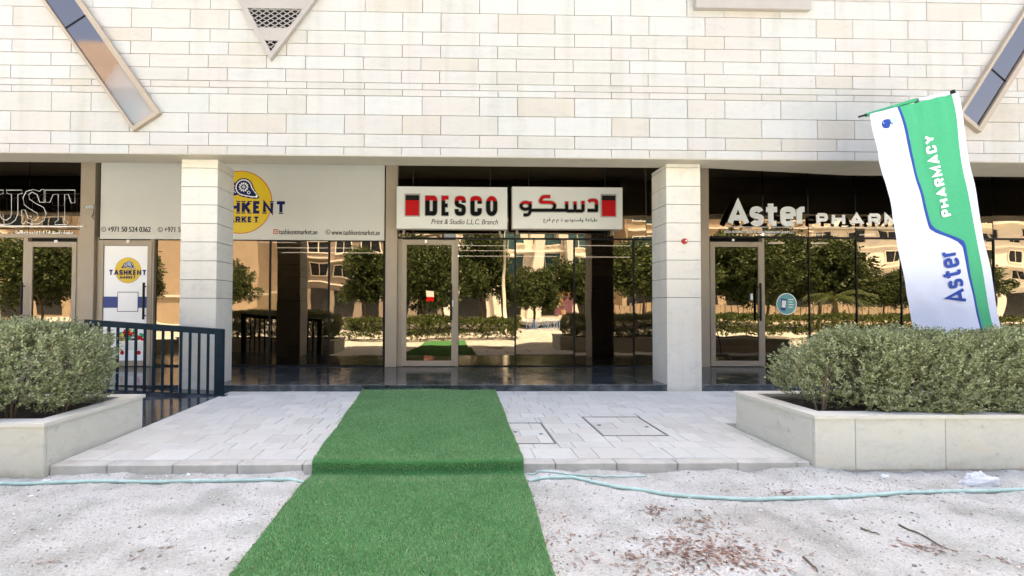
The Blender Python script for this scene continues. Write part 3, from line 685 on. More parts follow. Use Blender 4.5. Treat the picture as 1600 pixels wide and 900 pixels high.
GL = {  # width, [(closed, path)]
 'D': (.62, [(True, [(0,0),(0,1)] + [(.55,1)] + crv([(.55,1),(1,1),(1,.6),(1,.4),(1,0),(.55,0)], 3)[1:])]),
 'E': (.56, [(False, [(1,1),(0,1),(0,0),(1,0)]), (False, [(0,.52),(.85,.52)])]),
 'S': (.62, [(False, crv(Sp, 2))]),
 'C': (.62, [(False, crv([(1,.64),(1,1),(.1,1),(0,.9),(0,.1),(.1,0),(1,0),(1,.36)], 3))]),
 'O': (.64, [(True, rr(0,0,1,1,.48,.32))]),
 'A': (.78, [(False, [(0,0),(.5,1),(1,0)]), (False, [(.22,.28),(.78,.28)])]),
 'P': (.60, [(False, [(0,0),(0,1)]), (False, [(0,1)] + crv([(.5,1),(1,1),(1,.44),(.5,.44)], 3) + [(0,.44)])]),
 'R': (.64, [(False, [(0,0),(0,1)]), (False, [(0,1)] + crv([(.5,1),(1,1),(1,.48),(.5,.48)], 3) + [(0,.48)]), (False, [(.5,.48),(1,0)])]),
 'H': (.70, [(False, [(0,0),(0,1)]), (False, [(1,0),(1,1)]), (False, [(0,.5),(1,.5)])]),
 'M': (.86, [(False, [(0,0),(0,1),(.5,.25),(1,1),(1,0)])]),
 'N': (.74, [(False, [(0,0),(0,1),(1,0),(1,1)])]),
 'K': (.66, [(False, [(0,0),(0,1)]), (False, [(1,1),(.08,.45)]), (False, [(.3,.6),(1,0)])]),
 'T': (.80, [(False, [(.5,0),(.5,1)]), (False, [(0,1),(1,1)])]),
 'Y': (.72, [(False, [(0,1),(.5,.45),(1,1)]), (False, [(.5,.5),(.5,0)])]),
 'U': (.70, [(False, [(0,1)] + crv([(0,.3),(0,0),(1,0),(1,.3)], 3) + [(1,1)])]),
 's': (.50, [(False, crv([(x, y * .72) for x, y in [(.95,.82),(.8,1),(.2,1),(0,.85),(0,.62),(.15,.54),(.85,.46),(1,.38),(1,.14),(.8,0),(.2,0),(.02,.15)]], 2))]),
 't': (.54, [(False, [(.38,1)] + crv([(.38,.3),(.38,0),(.95,0)], 3)), (False, [(-.1,.70),(1.02,.70)])]),
 'e': (.56, [(False, [(.0,.37),(1,.37)]), (False, crv([(1,.37),(1,.72),(.0,.72),(0,.37),(0,0),(.7,-.02),(.97,.1)], 3))]),
 'r': (.38, [(False, [(0,0),(0,.74)]), (False, crv([(0,.4),(.15,.72),(1,.72)], 2))]),
}
def ribbon(mb, P, w_, closed, to3, depth, m=0, lift=0):
    P = [Vector(p) for p in P]
    Q = [P[0]]
    for p in P[1:]:
        if (p - Q[-1]).length > 1e-5: Q.append(p)
    P = Q
    if closed and (P[0] - P[-1]).length < 1e-5: P.pop()
    n = len(P); Lf, Rt = [], []
    for i in range(n):
        a_ = P[i - 1] if (closed or i) else None; b_ = P[(i + 1) % n] if (closed or i < n - 1) else None
        d1 = (P[i] - a_).normalized() if a_ is not None else (b_ - P[i]).normalized()
        d2 = (b_ - P[i]).normalized() if b_ is not None else d1
        n1_ = Vector((-d1.y, d1.x)); n2_ = Vector((-d2.y, d2.x)); q = n1_ + n2_
        q = q.normalized() if q.length > 1e-4 else n1_
        k_ = min(1 / max(q.dot(n1_), .3), 2.2) * w_ / 2
        Lf.append(P[i] + q * k_); Rt.append(P[i] - q * k_)
    b = len(mb.v)
    for i in range(n):
        for pt, dd in ((Lf[i], lift + depth), (Rt[i], lift + depth), (Lf[i], 0), (Rt[i], 0)): mb.v.append(tuple(to3(pt.x, pt.y, dd)))
    rng_ = range(n) if closed else range(n - 1)
    for i in rng_:
        a_, c_ = b + 4 * i, b + 4 * ((i + 1) % n)
        for f in ((a_, a_ + 1, c_ + 1, c_), (a_ + 2, a_, c_, c_ + 2), (a_ + 1, a_ + 3, c_ + 3, c_ + 1)): mb.f.append(f); mb.m.append(m)
    if not closed:
        for a_ in (b, b + 4 * (n - 1)): mb.f.append((a_, a_ + 1, a_ + 3, a_ + 2)); mb.m.append(m)
def frame_fn(org, ux, uz, nrm):
    org, ux, uz, nrm = map(Vector, (org, ux, uz, nrm)); return lambda u, v, d_: org + ux * u + uz * v + nrm * d_
def letters(text, org, ux, uz, H, wt, gap, depth, nrm=(0, -1, 0), widths=1.0, fit=None, serif=0, nominal=None):
    """returns one MB per letter; fit: total width"""
    ux, uz = Vector(ux).normalized(), Vector(uz).normalized()
    tot = sum(GL[c][0] * H * widths if c != ' ' else .3 * H for c in text) + gap * (len(text) - 1)
    sc = 1 if fit is None else (fit - gap * (len(text) - 1)) / (tot - gap * (len(text) - 1))
    x = 0; out = []
    f3 = frame_fn(org, ux, uz, nrm)
    for c in text:
        if c == ' ': x += .3 * H * sc + gap; continue
        W_ = GL[c][0] * H * widths * sc; mb = MB(); k_ = 0
        for closed, path in GL[c][1]:
            P = [(x + wt / 2 + px_ * (W_ - wt), wt / 2 + py_ * (H - wt)) for px_, py_ in path]
            ribbon(mb, P, wt, closed, f3, depth, 0, (.0006 if depth > .005 else .00012) * k_); k_ += 1
            if serif and not closed:
                for e, e2 in ((path[0], path[1]), (path[-1], path[-2])):
                    if abs(e[1] - e2[1]) > .2 and e[1] in (0, 1):
                        cx_, cy_ = x + wt / 2 + e[0] * (W_ - wt), (serif * .25 if e[1] == 0 else H - serif * .25)
                        ribbon(mb, [(cx_ - serif, cy_), (cx_ + serif, cy_)], serif * .5, False, f3, depth, 0, (.0006 if depth > .005 else .00012) * k_); k_ += 1
        out.append(mb); x += W_ + gap
    return out
AR = {'ا':(0xFE8D,0xFE8E),'ب':(0xFE8F,0xFE90,0xFE91,0xFE92),'ة':(0xFE93,0xFE94),'ت':(0xFE95,0xFE96,0xFE97,0xFE98),'د':(0xFEA9,0xFEAA),'ذ':(0xFEAB,0xFEAC),'ر':(0xFEAD,0xFEAE),'س':(0xFEB1,0xFEB2,0xFEB3,0xFEB4),'ط':(0xFEC1,0xFEC2,0xFEC3,0xFEC4),'ع':(0xFEC9,0xFECA,0xFECB,0xFECC),'ف':(0xFED1,0xFED2,0xFED3,0xFED4),'ك':(0xFED9,0xFEDA,0xFEDB,0xFEDC),'م':(0xFEE1,0xFEE2,0xFEE3,0xFEE4),'و':(0xFEED,0xFEEE),'ي':(0xFEF1,0xFEF2,0xFEF3,0xFEF4),'ل':(0xFEDD,0xFEDE,0xFEDF,0xFEE0),'ح':(0xFEA1,0xFEA2,0xFEA3,0xFEA4)}
def shape(s):
    out = []
    for i, c in enumerate(s):
        if c not in AR: out.append(c); continue
        p = i > 0 and s[i - 1] in AR and len(AR[s[i - 1]]) == 4
        n_ = i < len(s) - 1 and s[i + 1] in AR and len(AR[c]) == 4
        out.append(chr(AR[c][(3 if n_ else 1) if p else (2 if n_ else 0)]))
    return ''.join(reversed(out))
def text_obj(name, s, org, width, height, mat, parent, bold=0, shear=0, ux=(1, 0, 0), uz=(0, 0, 1), nrm=(0, -1, 0), depth=.002):
    """flat print: fits the text into width x height with its lower left at org"""
    cu = bpy.data.curves.new('txt', 'FONT'); cu.body = s; cu.shear = shear; cu.resolution_u = 3
    to = bpy.data.objects.new('txt', cu); COL.objects.link(to); dg = bpy.context.evaluated_depsgraph_get()
    me = bpy.data.meshes.new_from_object(to.evaluated_get(dg)); bpy.data.objects.remove(to); bpy.data.curves.remove(cu)
    P = np.array([v.co[:2] for v in me.vertices]); mn, mxv = P.min(0), P.max(0)
    f3 = frame_fn(org, Vector(ux).normalized(), Vector(uz).normalized(), nrm)
    mb = MB(); fs = [tuple(p.vertices) for p in me.polygons]
    sx_, sy_ = width / (mxv[0] - mn[0]), height / (mxv[1] - mn[1])
    for k_, dx in enumerate([0] if not bold else [-bold, 0, bold]):
        mb.add([f3((p[0] - mn[0]) * sx_ + dx, (p[1] - mn[1]) * sy_, depth + .0004 * k_) for p in P], fs)
    bpy.data.meshes.remove(me)
    return tag(mb.build(name, mat, parent), kind='stuff')

# ------------------------------------------------------------------ shopfronts
def gx(px, py=440, Y=YG): return at(px, py, Y).x
def gz(py, px=700, Y=YG): return at(px, py, Y).z
ZT = 4.74; Z0 = ZPL
ztr = gz(372.5)                                  # transom
def shop(name, lab, px, loc_px):
    return empty(name, (gx(loc_px), YG, Z0), lab, 'shopfront')
def bar(parent, name, xa, xb, z0_, z1_, mat, d0=.05, d1=.06, c=.004):
    return MB().box(xa, xb, YG - d0, YG + d1, z0_, z1_, c=c).build(name, mat, parent)
def pane(parent, xa, xb, z0_, z1_, name='pane', y=None, mat=None):
    t = [random.uniform(-.0035, .0035) for _ in range(2)]; cx, cz = (xa + xb) / 2, (z0_ + z1_) / 2; y = YG if y is None else y
    f = lambda x_, z_: y + (x_ - cx) * t[0] + (z_ - cz) * t[1]
    th = .010
    vs = [(x_, f(x_, z_), z_) for x_, z_ in ((xa, z0_), (xb, z0_), (xb, z1_), (xa, z1_))]
    # a single sheet: the coated outer face of the unit
    off_ = parent; me = bpy.data.meshes.new(name)
    o_ = Vector(parent.location); q = parent.parent
    while q is not None: o_ += Vector(q.location); q = q.parent
    me.from_pydata([tuple(Vector(v) - o_) for v in vs], [], [(0, 1, 2, 3)]); me.materials.append(mat or M['glass']); me.update()
    return link_mesh(name, me, parent)
def door(parent, pxa, pxb, pyt, handle_px, lab, poster=False, ztop_px=None):
    xa, xb = gx(pxa), gx(pxb); zt_ = gz(pyt); fw = .105
    d = bpy.data.objects.new('door', None); COL.objects.link(d); d.parent = parent; d.location = Vector(((xa + xb) / 2, YG, Z0)) - Vector(parent.location); d['label'] = lab
    # leaf
    y0_, y1_ = YG - .075, YG - .02
    lf = MB(); lf.box(xa + .012, xa + .012 + fw, y0_, y1_, Z0 + .01, zt_ - .012, c=.003); lf.box(xb - .012 - fw * .85, xb - .012, y0_, y1_, Z0 + .01, zt_ - .012, c=.003)
    lf.box(xa + .012 + fw + .0005, xb - .0125 - fw * .85, y0_ + .002, y1_, Z0 + .01, Z0 + .125, c=.003); lf.box(xa + .0125 + fw, xb - .0125 - fw * .85, y0_ + .002, y1_, zt_ - .12, zt_ - .012, c=.003)
    lf.build('door_frame', M['beige_metal'], d)
    pane(d, xa + .012 + fw, xb - .012 - fw * .85, Z0 + .125, zt_ - .12, 'door_pane', y=YG - .05)
    hx = gx(handle_px); h = MB(); hz0, hz1 = (gz(500), gz(441)) if handle_px > 1000 else (gz(500), gz(444))
    h.tube([(hx, y0_ - .07, hz0), (hx, y0_ - .07, hz1)], .022, 10); h.tube([(hx, y0_ - .07, hz0 + .08), (hx, y0_, hz0 + .08)], .012, 8); h.tube([(hx, y0_ - .07, hz1 - .08), (hx, y0_, hz1 - .08)], .012, 8)
    h.build('handle', M['dark_metal'], d, smooth=False)
    return d

# --- far left shop
s1 = shop('shopfront', 'leftmost shopfront with dark glass and beige framed door', 60, 60)
x131, x154 = gx(131.5), gx(154)
bar(s1, 'post', x131, x154, Z0, ZT, M['beige_metal'], .14, .1)
xl = gx(-130)
pane(s1, xl, gx(42), Z0 + .05, ztr - .03); pane(s1, gx(-40) + 0, gx(42), ztr + .03, ZT, 'upper_pane'); pane(s1, gx(43), x131, ztr + .03, ZT, 'upper_pane')
pane(s1, xl, gx(-40.5), ztr + .03, ZT, 'upper_pane')
bar(s1, 'transom', xl, x131 - .001, ztr - .04, ztr + .04, M['beige_metal'], .03)
bar(s1, 'mullion', gx(38), gx(45), Z0, ztr - .041, M['beige_metal'], .04)
bar(s1, 'jamb', gx(123), x131 - .002, Z0, ztr - .041, M['beige_metal'], .06)
bar(s1, 'sill', xl, gx(37.8), Z0, Z0 + .05, M['dark_metal'], .03)
door(s1, 46, 124, 381, 44.5, 'beige framed glass door with a dark pull handle')
# --- market shop
s2 = shop('shopfront', 'market shopfront with a white printed panel over dark glass', 300, 300)
x603, x621 = gx(603.5), gx(621.5)
bar(s2, 'post', x603, x621, Z0, ZT, M['beige_metal'], .14, .1)
bar(s2, 'transom', x154 + .001, x603 - .001, ztr - .03, ztr + .02, M['dark_metal'], .03)
ed = [gx(q) for q in (243, 330, 422, 514, 600)]
for a_, c_ in zip(ed, ed[1:]): pane(s2, a_ + .012, c_ - .012, Z0 + .03, ztr - .03)
for q in ed[1:]: bar(s2, 'mullion', q - .018, q + .018, Z0 + .03, ztr - .031, M['dark_metal'], .018, .04, .002)
bar(s2, 'sill', ed[0], x603 - .001, Z0, Z0 + .03, M['dark_metal'], .02)
bar(s2, 'jamb', gx(236.8), ed[0], Z0, ztr - .032, M['beige_metal'], .06)
bar(s2, 'jamb', x154 + .002, gx(157), Z0, ztr - .032, M['beige_metal'], .06)
d2 = door(s2, 156, 241, 378, 232, 'beige framed door covered by a white poster')
pane(s2, x154, x603, ztr + .02, ZT, 'upper_pane', y=YG + .01)
# --- print shop
s3 = shop('shopfront', 'middle shopfront of tall dark reflecting glass behind the green turf', 820, 820)
x1097, x1102 = gx(1085), gx(1103)
bar(s3, 'jamb', x621 + .001, gx(629), Z0, ztr - .02, M['beige_metal'], .04)
bar(s3, 'transom', x621 + .001, x1097 - .001, ztr - .018, ztr + .018, M['dark_metal'], .03)
ed = [gx(q) for q in (716, 805, 897, 990, 1084)]
for a_, c_ in zip(ed, ed[1:]): pane(s3, a_ + .01, c_ - .01, Z0 + .02, ztr - .02)
for q in ed[1:-1]: bar(s3, 'mullion', q - .017, q + .017, Z0 + .02, ztr - .019, M['dark_metal'], .018, .04, .002)
bar(s3, 'jamb', gx(711.5), gx(716), Z0, ztr - .019, M['beige_metal'], .05)
bar(s3, 'sill', ed[0], x1097 - .001, Z0, Z0 + .02, M['dark_metal'], .01)
door(s3, 627, 713, 374.5, 705, 'beige framed glass door behind the far end of the turf')
eu = [gx(q) for q in (621.5, 645, 766, 826, 946, 1010, 1085)]
for a_, c_ in zip(eu, eu[1:]): pane(s3, a_ + .006, c_ - .006, ztr + .02, ZT, 'upper_pane')
for q in eu[1:-1]: bar(s3, 'glazing_bead', q - .0055, q + .0055, ztr + .02, ZT, M['grey_print'], .004, .02, 0)
# --- pharmacy
s4 = shop('shopfront', 'pharmacy shopfront of dark glass with a beige framed door behind the flag', 1300, 1300)
bar(s4, 'post', x1097, x1102, Z0, ZT, M['beige_metal'], .14, .1)
xe = gx(1760)
bar(s4, 'transom', x1102 + .001, xe, gz(372, 1300) - .02, gz(372, 1300) + .02, M['dark_metal'], .03)
ztr4 = gz(372, 1300)
ed = [gx(q) for q in (1193, 1264, 1338, 1408, 1480, 1553, 1625, 1700, 1760)]
for a_, c_ in zip(ed, ed[1:]):
    pane(s4, a_ + .012, c_ - .012, Z0 + .02, ztr4 - .021); pane(s4, a_ + .012, c_ - .012, ztr4 + .021, ZT, 'upper_pane')
    bar(s4, 'mullion', a_ - .0115 if a_ != ed[0] else a_ - .0115, a_ + .0115, Z0 + .02, ztr4 - .0215, M['dark_metal'] if a_ != ed[0] else M['beige_metal'], .02, .04, .002)
pane(s4, x1102, ed[0] - .012, ztr4 + .021, ZT, 'upper_pane')
bar(s4, 'jamb', x1102 + .001, gx(1107), Z0, ztr4 - .022, M['beige_metal'], .05); bar(s4, 'jamb', gx(1188.5), ed[0] - .013, Z0, ztr4 - .022, M['beige_metal'], .05)
bar(s4, 'sill', ed[0], xe, Z0, Z0 + .02, M['dark_metal'], .01)
door(s4, 1106, 1189, 375, 1181, 'beige framed pharmacy door with a long black pull handle')

# interior behind the glass
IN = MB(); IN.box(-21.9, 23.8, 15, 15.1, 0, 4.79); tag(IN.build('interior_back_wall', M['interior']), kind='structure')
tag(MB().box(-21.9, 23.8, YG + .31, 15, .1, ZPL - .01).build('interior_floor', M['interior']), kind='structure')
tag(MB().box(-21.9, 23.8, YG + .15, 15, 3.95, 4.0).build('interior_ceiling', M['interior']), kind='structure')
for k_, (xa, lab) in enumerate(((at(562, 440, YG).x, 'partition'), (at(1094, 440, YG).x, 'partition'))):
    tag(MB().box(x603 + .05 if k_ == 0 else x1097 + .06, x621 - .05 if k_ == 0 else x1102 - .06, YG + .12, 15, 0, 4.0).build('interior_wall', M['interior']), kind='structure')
li = 0
for (pxa, pxb, py, Y_) in ((405, 462, 379, 12.2), (432, 560, 387.5, 11.6), (440, 600, 395, 11.0), (716, 792, 384, 12.2), (720, 860, 392, 11.6), (716, 870, 400.5, 11.0), (905, 985, 384, 12.2), (910, 985, 402, 11)):
    a_, c_ = at(pxa, py, Y_), at(pxb, py, Y_)
    lt = empty('strip_light', a_, f'{"thin white strip light behind the market glass" if pxa < 700 else "thin white strip light inside the print shop"}, {("highest of three","middle of three","lowest of three")[li % 3] if li < 6 else ("upper at the right end","lower at the right end")[li - 6]}', 'strip light', 'strip lights seen through the shop glass'); li += 1
    MB().box(a_.x, c_.x, Y_, Y_ + .05, a_.z + .004, a_.z + .018).build('tube', M['lamp'], lt)
    MB().box(a_.x - .03, c_.x + .03, Y_ - .02, Y_ + .07, a_.z + .019, a_.z + .05).build('housing', M['dark_metal'], lt)
for k_, (px_, py_, Y_) in enumerate(((1199, 366, 12), (1277, 366, 12), (1355, 366, 12), (1213, 379, 11.2), (1281, 379.5, 11.2))):
    a_ = at(px_, py_, Y_); b_ = MB(); b_.disc(0, 0, 0, .2, .2, 28, 0, .02); b_.v = [(a_.x + x_, a_.y + z_ * .5, a_.z - y_) for x_, y_, z_ in b_.v]
    o = b_.build('panel_light', M['lamp'], loc=tuple(a_)); tag(o, ('left of the three farther round ceiling lights in the pharmacy', 'middle of the three farther round ceiling lights in the pharmacy', 'right of the three farther round ceiling lights in the pharmacy', 'left of the two nearer round ceiling lights in the pharmacy', 'right of the two nearer round ceiling lights in the pharmacy')[k_], 'ceiling light', 'round ceiling lights in the pharmacy')

# ------------------------------------------------------------------ signs
# market panel over both sides of the left pillar
YPN = YG - .09
mp_ = empty('printed_panel', (gx(380, 300), YPN, gz(373)), 'white fascia panel with a yellow round logo and navy lettering over the market', 'sign')
pa, pb_ = at(156, 373, YPN), at(600.5, 375.5, YPN)
pz1 = at(400, 250, YPN).z + .25
spl = (at(330, 300, YPN).x)
MB().box(pa.x, spl - .003, YPN, YPN + .03, at(300, 374, YPN).z, pz1, c=.002).build('panel', M['white_panel'], mp_)
MB().box(spl + .003, pb_.x, YPN, YPN + .03, at(300, 374, YPN).z, pz1, c=.002).build('panel', M['white_panel'], mp_)
def pxm(px, py, Y): return at(px, py, Y)
def paisley(mb, f3, cx, cz, s_, flip, ring=1):
    """teardrop outline filled navy with white rim and a rosette"""
    pts = []
    for k_ in range(40):
        t = 2 * math.pi * k_ / 40; pts.append((math.cos(t), math.sin(t)))
    def tear(k_, grow):
        t = 2 * math.pi * k_ / 44; x_, y_ = math.cos(t), math.sin(t); 
        d_ = max(0, -(x_ * -.45 + y_) )          # stretch the lower right into a tail
        tail = max(0, x_ * .62 - y_ * .78) ** 6
        return ((x_ * (1 + grow) + tail * 1.15) * flip, y_ * (1 + grow) - tail * .42)
    def poly(P, m_, l_):
        b = len(mb.v); mb.v += [tuple(f3(cx + x_ * s_, cz + y_ * s_, l_)) for x_, y_ in P] ; mb.f.append(tuple(range(b, b + len(P)))); mb.m.append(m_)
    def fan(P, m_, l_, c0=(0, 0)):
        b = len(mb.v); mb.v += [tuple(f3(cx + c0[0] * s_ * flip, cz + c0[1] * s_, l_))] + [tuple(f3(cx + x_ * s_, cz + y_ * s_, l_)) for x_, y_ in P]; n_ = len(P)
        for i in range(n_): mb.f.append((b, b + 1 + i, b + 1 + (i + 1) % n_)); mb.m.append(m_)
    fan([tear(k_, .14) for k_ in range(44)], 0, .0020, (.3, -.3))
    fan([tuple(v * (1.0 if k_ % 2 else .93) for v in tear(k_, .02)) for k_ in range(44)], 1, .0024, (.3, -.3))
    fan([tuple(v * .86 for v in tear(k_, 0)) for k_ in range(44)], 0, .0028, (.3, -.3))
    for k_ in range(12):
        t = 2 * math.pi * k_ / 12; c_, s2 = math.cos(t), math.sin(t); q = []
        for u, v in ((.26, 0), (.45, .10), (.64, 0), (.45, -.10)): q.append((u * c_ - v * s2, u * s2 + v * c_ + .05))
        fan(q, 1, .0032, ((.45 * c_) * flip, .45 * s2 + .05))
    for r0, m_, l_ in ((.17, 1, .0032), (.10, 0, .0035), (.05, 1, .0038)): fan([(x_ * r0, y_ * r0 + .05) for x_, y_ in pts], m_, l_, (0, .05))
    fan([(x_ * .2 + .62 * flip, y_ * .2 - .62) for x_, y_ in pts], 1, .0032, (.62, -.62)); fan([(x_ * .12 + .62 * flip, y_ * .12 - .62) for x_, y_ in pts], 0, .0035, (.62, -.62))
def market_logo(parent, cpx, cpy, rpx, Y):
    c = at(cpx, cpy, Y); rm = (at(cpx + rpx, cpy, Y) - c).length; f3 = frame_fn((c.x, Y, c.z), (1, 0, 0), (0, 0, 1), (0, -1, 0))
    a_ = MB(); a_.disc(c.x, c.z, Y - .0006, rm, rm, 72, 1, .0004); a_.disc(c.x, c.z, Y - .0012, rm * .972, rm * .972, 72, 0, .0004); a_.build('logo_disc', [M['yellow_print'], M['orange_print']], parent)
    p_ = MB(); paisley(p_, f3, rm * .10, rm * .47, rm * .26, 1); paisley(p_, lambda u, v, d_: f3(u, v, d_ - .0015), -rm * .16, rm * .42, rm * .23, -1)
    p_.build('paisley_emblem', [M['navy_print'], M['vinyl_white']], parent)
    H_ = rm * .40
    for mb in letters('TASHKENT', (c.x - rm * 1.47, Y - .004, c.z - rm * .36), (1, 0, 0), (0, 0, 1), H_, H_ * .25, rm * .06, .002, fit=rm * 2.92, serif=H_ * .17): mb.build('letter', M['navy_print'], parent)
    H2 = rm * .19
    for mb in letters('MARKET', (c.x - rm * .60, Y - .004, c.z - rm * .64), (1, 0, 0), (0, 0, 1), H2, H2 * .27, rm * .04, .002, fit=rm * 1.2, serif=H2 * .22): mb.build('letter', M['navy_print'], parent)
market_logo(mp_, 375.5, 316, 50, YPN - .001)
def ptxt(parent, s, px0_, px1_, pyb, pyt, Y, mat, **kw):
    a_, c_ = at(px0_, pyb, Y), at(px1_, pyb, Y); t = at(px0_, pyt, Y)
    return text_obj('lettering', s, (a_.x, Y, a_.z), c_.x - a_.x, t.z - a_.z, mat, parent, **kw)
ptxt(mp_, 'tashkentmarket.ae', 436, 496, 366, 358.2, YPN, M['grey_print'], bold=.003)
ptxt(mp_, 'www.tashkentmarket.ae', 518, 593.5, 367, 359.2, YPN, M['grey_print'], bold=.003)
ptxt(mp_, '+971 50 524 0362', 168.5, 235.5, 362.2, 354, YPN, M['grey_print'], bold=.0055)
ptxt(mp_, '+971 50 524 0362', 257, 324, 362.6, 354.4, YPN, M['grey_print'], bold=.004)
def ring_icon(parent, px_, py_, r_, mat, inner, Y=YPN):
    c = at(px_, py_, Y); b_ = MB(); b_.disc(c.x, c.z, Y - .002, r_, r_, 28, 0, .001); b_.disc(c.x, c.z, Y - .003, r_ * .76, r_ * .76, 28, 1, .0008); 
    b_.prism([(c.x - r_ * .35, c.z + r_ * .4), (c.x - r_ * .1, c.z + r_ * .45), (c.x - r_ * .12, c.z), (c.x + r_ * .1, c.z - r_ * .15), (c.x + r_ * .45, c.z - r_ * .1), (c.x + r_ * .4, c.z - r_ * .4), (c.x - r_ * .1, c.z - r_ * .35), (c.x - r_ * .4, c.z)], Y - .0035, Y - .0028, 0)
    b_.build('icon', [mat, inner], parent)
ring_icon(mp_, 162, 358.3, .052, M['grey_print'], M['white_panel']); ring_icon(mp_, 250.5, 358.8, .052, M['grey_print'], M['white_panel']); ring_icon(mp_, 512.5, 362.7, .052, M['grey_print'], M['white_panel'])
c = at(431, 362, YPN); b_ = MB(); s_ = .05
b_.prism(rr(c.x - s_, c.z - s_, c.x + s_, c.z + s_, .02, .02), YPN - .002, YPN - .001, 0); b_.prism(rr(c.x - s_ * .72, c.z - s_ * .72, c.x + s_ * .72, c.z + s_ * .72, .014, .014), YPN - .003, YPN - .0022, 1)
b_.disc(c.x, c.z, YPN - .004, s_ * .42, s_ * .42, 20, 0, .0008); b_.disc(c.x, c.z, YPN - .005, s_ * .22, s_ * .22, 20, 1, .0008); b_.build('icon', [M['red_print'], M['white_panel']], mp_)

# market door poster
YQ = YG - .06
ps = empty('door_poster', at(200, 568, YQ), 'tall white poster with yellow round logo and blue band on the market door', 'poster')
a_, c_ = at(163.5, 384, YQ), at(237, 384, YQ); zb_ = at(200, 568, YQ).z
MB().box(a_.x, c_.x, YQ, YQ + .004, zb_, a_.z).build('sheet', M['vinyl_white'], ps)
market_logo(ps, 200, 422.5, 20.3, YQ - .001)
z1_, z2_ = at(200, 463.5, YQ).z, at(200, 481, YQ).z
MB().box(a_.x, c_.x, YQ - .003, YQ - .001, z2_, z1_).build('blue_band', M['blue_print'], ps)
q1, q2 = at(184, 456, YQ), at(216, 487, YQ)
b_ = MB(); b_.box(q1.x, q2.x, YQ - .006, YQ - .004, q2.z, q1.z, 0); b_.box(q1.x + .012, q2.x - .012, YQ - .008, YQ - .0065, q2.z + .012, q1.z - .012, 1); b_.build('framed_square', [M['grey_print'], M['vinyl_white']], ps)
# groceries picture and trolley at the bottom
fm = [M['red_print'], M['orange_print'], M['yellow_print'], M['flag_green'], M['vinyl_white'], M['black_print']]
b_ = MB(); random.seed(3)
for k_ in range(60):
    u, v = random.uniform(184, 226), random.uniform(514, 531 + 0); v = 531 - (531 - v) * (1 - ((u - 205) / 24) ** 2); p = at(u, v, YQ); b_.disc(p.x, p.z, YQ - .003 - k_ * .00003, random.uniform(.02, .045), random.uniform(.02, .04), 9, random.choice((0, 0, 1, 2, 3, 3, 5)), .0001)
b_.build('groceries_print', fm, ps)
b_ = MB(); P4 = [at(u, v, YQ) for u, v in ((188, 547), (222, 547), (226, 534), (184, 534))]; b_.prism([(p.x, p.z) for p in P4], YQ - .0025, YQ - .0015, 0)
b_.build('trolley_print', M['sign_white'], ps)
b_ = MB()
for u in (191, 217): p = at(u, 551, YQ); b_.disc(p.x, p.z, YQ - .004, .04, .045, 18, 0, .0015)
b_.build('wheel_print', M['red_print'], ps)

# left neon shop name: outlined serif letters on a rail
YN = YG - .16
nn_ = empty('outline_sign', at(60, 353, YN), 'white outlined serif letters on a thin rail over the leftmost door', 'sign')
def P2(px, py): p = at(px, py, YN); return (p.x, p.z)
def loop(pts_px, closed=True, r_=.0068):
    b_ = MB(); P = [at(*q, YN) for q in pts_px]
    if closed: P.append(P[0]); P.append(P[1])
    b_.tube([(p.x, YN, p.z) for p in P], r_, 6); return b_
U_ = [(-12,297),(34,297),(34,302),(27,304),(27,334),(24,344),(14,351),(2,351),(-8,345),(-11,334),(-11,304),(-18,302),(-18,297)]
loop([(10,297),(34,297),(35,302),(28,304),(28,334),(24,344),(16,350),(4,351),(-6,348),(-12,340),(-13,304),(-20,302),(-20,297),(5,297),(5,302),(-1,304),(-1,333),(3,342),(10,344),(16,340),(18,332),(18,304),(11,302)]).build('letter', M['vinyl_white'], nn_)
loop([(69,316),(62,316),(58,304),(50,300),(45,304),(46,311),(56,318),(68,324),(72,333),(69,344),(60,350),(48,350),(40,345),(38,349),(34,349),(34,328),(39,328),(44,341),(54,345),(60,340),(58,333),(46,326),(38,320),(36,309),(41,299),(52,296),(62,299),(65,296),(69,296)]).build('letter', M['vinyl_white'], nn_)
loop([(71,297),(117,297),(117,317),(111,317),(107,304),(101,304),(101,344),(106,347),(106,351),(86,351),(86,347),(91,344),(91,304),(83,304),(78,316),(71,316)]).build('letter', M['vinyl_white'], nn_)
a_, c_ = at(-60, 352.8, YN), at(131, 352.8, YN); MB().box(a_.x, c_.x, YN - .01, YN + .012, a_.z - .012, a_.z + .010).build('rail', M['vinyl_white'], nn_)
ptxt(nn_, shape('سيلوسات ايستكل ك ل ف د ع ذ م م ح مطلاعرية'), 24, 114, 367.5, 360, YG - .02, M['vinyl_white'], bold=.004)
p = at(142, 325, YG - .2)
cc = empty('security_camera', (p.x, YG - .2, p.z), 'small white security camera on the beige post left of the market', 'camera')
b_ = MB(); b_.tube([(p.x, YG - .145, p.z + .03), (p.x, YG - .2, p.z + .035)], .018, 8); b_.build('bracket', M['white_plastic'], cc)
b_ = MB(); b_.tube([(p.x - .06, YG - .28, p.z), (p.x + .04, YG - .20, p.z + .03)], .034, 12); b_.build('body', M['white_plastic'], cc)
b_ = MB(); b_.tube([(p.x - .066, YG - .285, p.z - .002), (p.x - .06, YG - .281, p.z)], .026, 12); b_.build('lens', M['clearlens'], cc)
b_ = MB(); b_.tube([(p.x + .01, YG - .148, p.z - .02), (p.x + .03, YG - .16, p.z - .10), (p.x - .01, YG - .16, p.z - .17), (p.x + .02, YG - .148, p.z - .22)], .008, 6); b_.build('cable', M['dark_metal'], cc)

